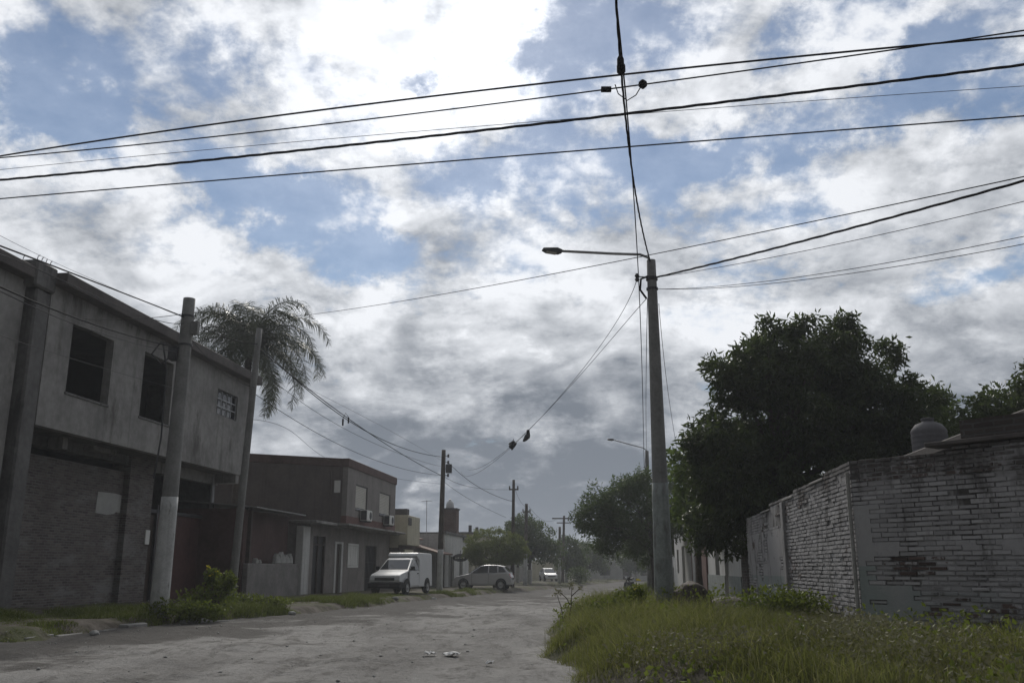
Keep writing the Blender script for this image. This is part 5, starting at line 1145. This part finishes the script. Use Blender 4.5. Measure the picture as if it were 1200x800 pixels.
# ------------------------------------------------------------------ vehicles (X forward, Y left, Z up)
def wheel(t, x, y, r, w=.18):
    s = 1 if y > 0 else -1
    wl = part(MB().lathe([(r * .62, -w / 2), (r * .93, -w / 2), (r, -w * .3), (r, w * .3), (r * .93, w / 2), (r * .62, w / 2)], 22, (0, 0, 0), 'y'), 'wheel', 'rubber', t, 0, smooth=False)
    wl.location = (x, y, r)
    m = MB().lathe([(r * .64, -.02), (r * .64, .035), (r * .5, .02), (r * .18, .03), (r * .1, .05)], 18, (0, 0, 0), 'y') if s > 0 else MB().lathe([(r * .64, .02), (r * .64, -.035), (r * .5, -.02), (r * .18, -.03), (r * .1, -.05)], 18, (0, 0, 0), 'y')
    rm = part(m, 'rim', 'rim', wl); rm.location = (0, s * w * .42, 0)
    return wl
def both(fn):
    for s in (1, -1): fn(s)
def van(loc, rz):
    t = thing('panel_van', 'small white panel van with a tall cargo box on the left verge', 'van', loc, rz)
    hull = [(1.90, .30, .70), (1.97, .42, .72), (1.97, .78, .70), (1.80, .88, .69), (1.02, 1.02, .72), (.28, 1.55, .60), (.10, 1.60, .60), (-.30, 1.60, .62), (-.30, .30, .74), (1.0, .28, .76)]
    part(MB().shell(hull), 'body', 'van_white', t, .03, smooth=True, seg=2)
    part(MB().shell([(-.02, 1.70, .70), (-.10, 1.80, .70), (-.22, 1.84, .72), (-1.95, 1.82, .72), (-2.0, 1.74, .74), (-2.0, .30, .77), (-.28, .30, .77), (-.28, 1.50, .76)]), 'cargo_box', 'van_white', t, .03, smooth=True, seg=2)
    part(MB().shell([(1.93, .26, .745), (2.05, .30, .75), (2.06, .50, .75), (1.93, .56, .745), (1.3, .50, .785), (1.3, .30, .785)]), 'bumper', 'black_plastic', t, .02)
    part(MB().box(2.06, 2.075, -.26, .26, .34, .45), 'number_plate', 'metal_dark', t)
    part(MB().prism([(1.985, -.46, .60), (1.985, .46, .60), (1.94, .46, .80), (1.94, -.46, .80)], (.012, 0, .002)), 'grille', 'black_plastic', t)
    both(lambda s: part(MB().prism([(1.985, s * .47, .62), (1.985, s * .69, .62), (1.93, s * .69, .81), (1.93, s * .47, .81)], (.014, 0, .003)), 'headlight', 'lamp_clear', t))
    d = Vector((.74, 0, -.53)).normalized(); nrm = Vector((.53, 0, .74)).normalized() * .012
    a, b_ = Vector((.95, 0, 1.075)), Vector((.34, 0, 1.505))
    part(MB().prism([a + Vector((0, .66, 0)), a - Vector((0, .66, 0)), b_ - Vector((0, .55, 0)), b_ + Vector((0, .55, 0))], nrm), 'windscreen', 'windscreen', t)
    def side(s):
        q = [(.86, s * .735, 1.06), (.30, s * .62, 1.48), (-.18, s * .635, 1.50), (-.20, s * .745, 1.06)]
        part(MB().prism(q, (0, s * .016, 0)), 'side_window', 'glass_dark', t)
        dd = part(MB().prism([(.95, s * .765, .36), (.92, s * .742, 1.02), (-.24, s * .750, 1.02), (-.24, s * .772, .36)], (0, s * .012, 0)), 'door', 'van_white', t, .01)
        part(MB().box(-.15, .0, s * .775 - .012, s * .775 + .012, .88, .92), 'handle', 'black_plastic', dd)
        mr = part(MB().box(.70, .82, min(s * .76, s * .93), max(s * .76, s * .93), 1.05, 1.22), 'mirror', 'black_plastic', t, .02)
        for x in (1.25, -1.30): part(MB().lathe([(.36, -.012), (.36, .012)], 22, (x, s * .772, .34), 'y'), 'wheel_arch', 'black_plastic', t)
        for x in (1.25, -1.30): wheel(t, x, s * .70, .285)
    both(side)
    part(MB().box(.35, .36, -.02, .02, 1.3, 1.3 + .01).tube([(.96, .25, 1.07), (.70, -.25, 1.28)], .008, 5), 'wiper', 'black_plastic', t)
    return t
vx, vy = -5.35, 45.6
van((vx, vy, gz(vx, vy) + .02), math.atan2(-math.cos(R(15)), -math.sin(R(15))) ).scale = (1.06, 1.06, 1.04)
def hatch(name, label, loc, rz, mat):
    t = thing(name, label, 'car', loc, rz, 'cars at the roadside')
    hull = [(1.95, .28, .62), (2.02, .45, .70), (1.98, .68, .70), (1.75, .80, .70), (.95, .96, .72), (.80, .98, .72), (-1.75, 1.02, .74), (-1.92, .85, .72), (-1.98, .60, .72), (-1.92, .30, .68), (0, .24, .76)]
    part(MB().shell(hull), 'body', mat, t, .05, smooth=True, seg=2)
    part(MB().shell([(.98, .94, .71), (.15, 1.43, .54), (-.15, 1.50, .54), (-.9, 1.50, .54), (-1.45, 1.40, .54), (-1.85, .98, .70)]), 'cabin', mat, t, .04, smooth=True, seg=2)
    part(MB().prism([(.93, .66, .985), (.93, -.66, .985), (.20, -.51, 1.42), (.20, .51, 1.42)], (.012, 0, .014)), 'windscreen', 'windscreen', t)
    part(MB().prism([(-1.80, .62, 1.04), (-1.80, -.62, 1.04), (-1.47, -.50, 1.38), (-1.47, .50, 1.38)], (-.014, 0, .010)), 'rear_window', 'glass_dark', t)
    part(MB().shell([(1.90, .26, .70), (2.06, .30, .70), (2.06, .48, .70), (1.90, .50, .71)]), 'front_bumper', mat, t, .02)
    part(MB().box(2.0, 2.045, -.45, .45, .52, .64), 'grille', 'black_plastic', t)
    part(MB().box(-2.02, -1.99, -.24, .24, .62, .74), 'number_plate', 'metal_dark', t)
    def side(s):
        for nm, q in (('front_window', [(.78, 1.0), (.12, 1.40), (-.38, 1.44), (-.38, 1.03)]), ('back_window', [(-.46, 1.03), (-.46, 1.44), (-.98, 1.44), (-1.02, 1.05)]), ('quarter_window', [(-1.10, 1.06), (-1.08, 1.42), (-1.38, 1.36), (-1.62, 1.08)])):
            lo, hi = .728, .553
            w_ = lambda z: lo + (hi - lo) * (z - .98) / .46
            part(MB().prism([(x, s * w_(z), z) for x, z in q], (0, s * .014, .004)), nm, 'glass_dark', t)
        for x in (.25, -.75): part(MB().box(x - .08, x + .08, s * .755 - .012, s * .755 + .012, .86, .90), 'handle', mat, t, .006)
        part(MB().tube([(-.42, s * .752, 1.0), (-.42, s * .768, .35)], .007, 4).tube([(.72, s * .748, .96), (.72, s * .768, .35)], .007, 4).tube([(.72, s * .768, .35), (-1.0, s * .768, .34)], .007, 4), 'door_gap', 'black_plastic', t)
        for x in (1.28, -1.28): part(MB().lathe([(.37, -.012), (.37, .012)], 22, (x, s * .752, .33), 'y'), 'wheel_arch', 'black_plastic', t); wheel(t, x, s * .70, .305)
        part(MB().prism([(1.99, s * .42, .56), (1.97, s * .68, .58), (1.78, s * .715, .80), (1.90, s * .44, .74)], (.02, s * .012, .02)), 'headlight', 'lamp_clear', t, .01)
        part(MB().prism([(-1.97, s * .55, .70), (-1.93, s * .72, .72), (-1.80, s * .725, .98), (-1.86, s * .55, .98)], (-.02, s * .012, .01)), 'tail_light', 'lamp_red', t, .01)
        part(MB().box(.62, .74, min(s * .74, s * .90), max(s * .74, s * .90), .98, 1.10), 'mirror', mat, t, .02)
    both(side)
    return t
cx_, cy_ = -1.75, 59.6
hatch('hatchback', 'silver grey hatchback parked side on under the clipped tree', (cx_, cy_, gz(cx_, cy_) - .02), R(180 - 9), 'car_grey').scale = (.93, 1, 1.0)
hatch('hatchback', 'far white car parked nose to the street among the left verge trees', (4.3, 112.0, gz(4.3, 112) + .02), R(-80), 'van_white')
# parked motorcycle far right
mx, my = 8.75, 70.5; mz = float(road_h(mx, my))
mc = thing('motorcycle', 'dark motorcycle standing at the road edge under the feathery trees', 'motorcycle', (mx, my, mz), R(-120))
wheel(mc, .62, .001, .30, .10); wheel(mc, -.62, .001, .30, .12)
part(MB().tube([(.62, 0, .3), (.42, 0, .95)], .03, 6).tube([(.45, 0, .85), (-.1, 0, .55), (-.62, 0, .32)], .035, 6).box(-.12, .22, -.12, .12, .28, .56), 'frame', 'metal_dark', mc)
part(MB().shell([(.36, .72, .08), (.30, .92, .12), (.0, .88, .13), (-.08, .70, .1)]), 'fuel_tank', 'door_black', mc, .02)
part(MB().shell([(-.05, .70, .12), (-.05, .80, .13), (-.55, .86, .12), (-.75, .90, .08), (-.7, .78, .08)]), 'seat', 'rubber', mc, .02)
part(MB().tube([(.36, -.36, 1.02), (.42, -.1, .98), (.42, .1, .98), (.36, .36, 1.02)], .018, 6), 'handlebar', 'metal_grey', mc)
part(MB().lathe([(.09, -.05), (.10, .05)], 12, (.52, 0, .86), 'y'), 'headlight', 'lamp_clear', mc)

# ------------------------------------------------------------------ haze volume added to lift the blacks, like veiling glare
hz = MB().box(-3200, 3200, -1700, 4700, -2.3, 15.0).build('haze', None)
hm = bpy.data.materials.new('haze'); hm.use_nodes = True; hn = hm.node_tree; hn.nodes.clear()
ho = hn.nodes.new('ShaderNodeOutputMaterial'); hv = hn.nodes.new('ShaderNodeVolumePrincipled')
hv.inputs['Color'].default_value = (0.86, 0.90, 0.96, 1); hv.inputs['Density'].default_value = 0.0009; hv.inputs['Anisotropy'].default_value = 0.3
hn.links.new(hv.outputs[0], ho.inputs['Volume']); hz.data.materials.append(hm); tag(hz, 'thin haze added over the whole street to lift the dark tones', 'haze', kind='stuff')
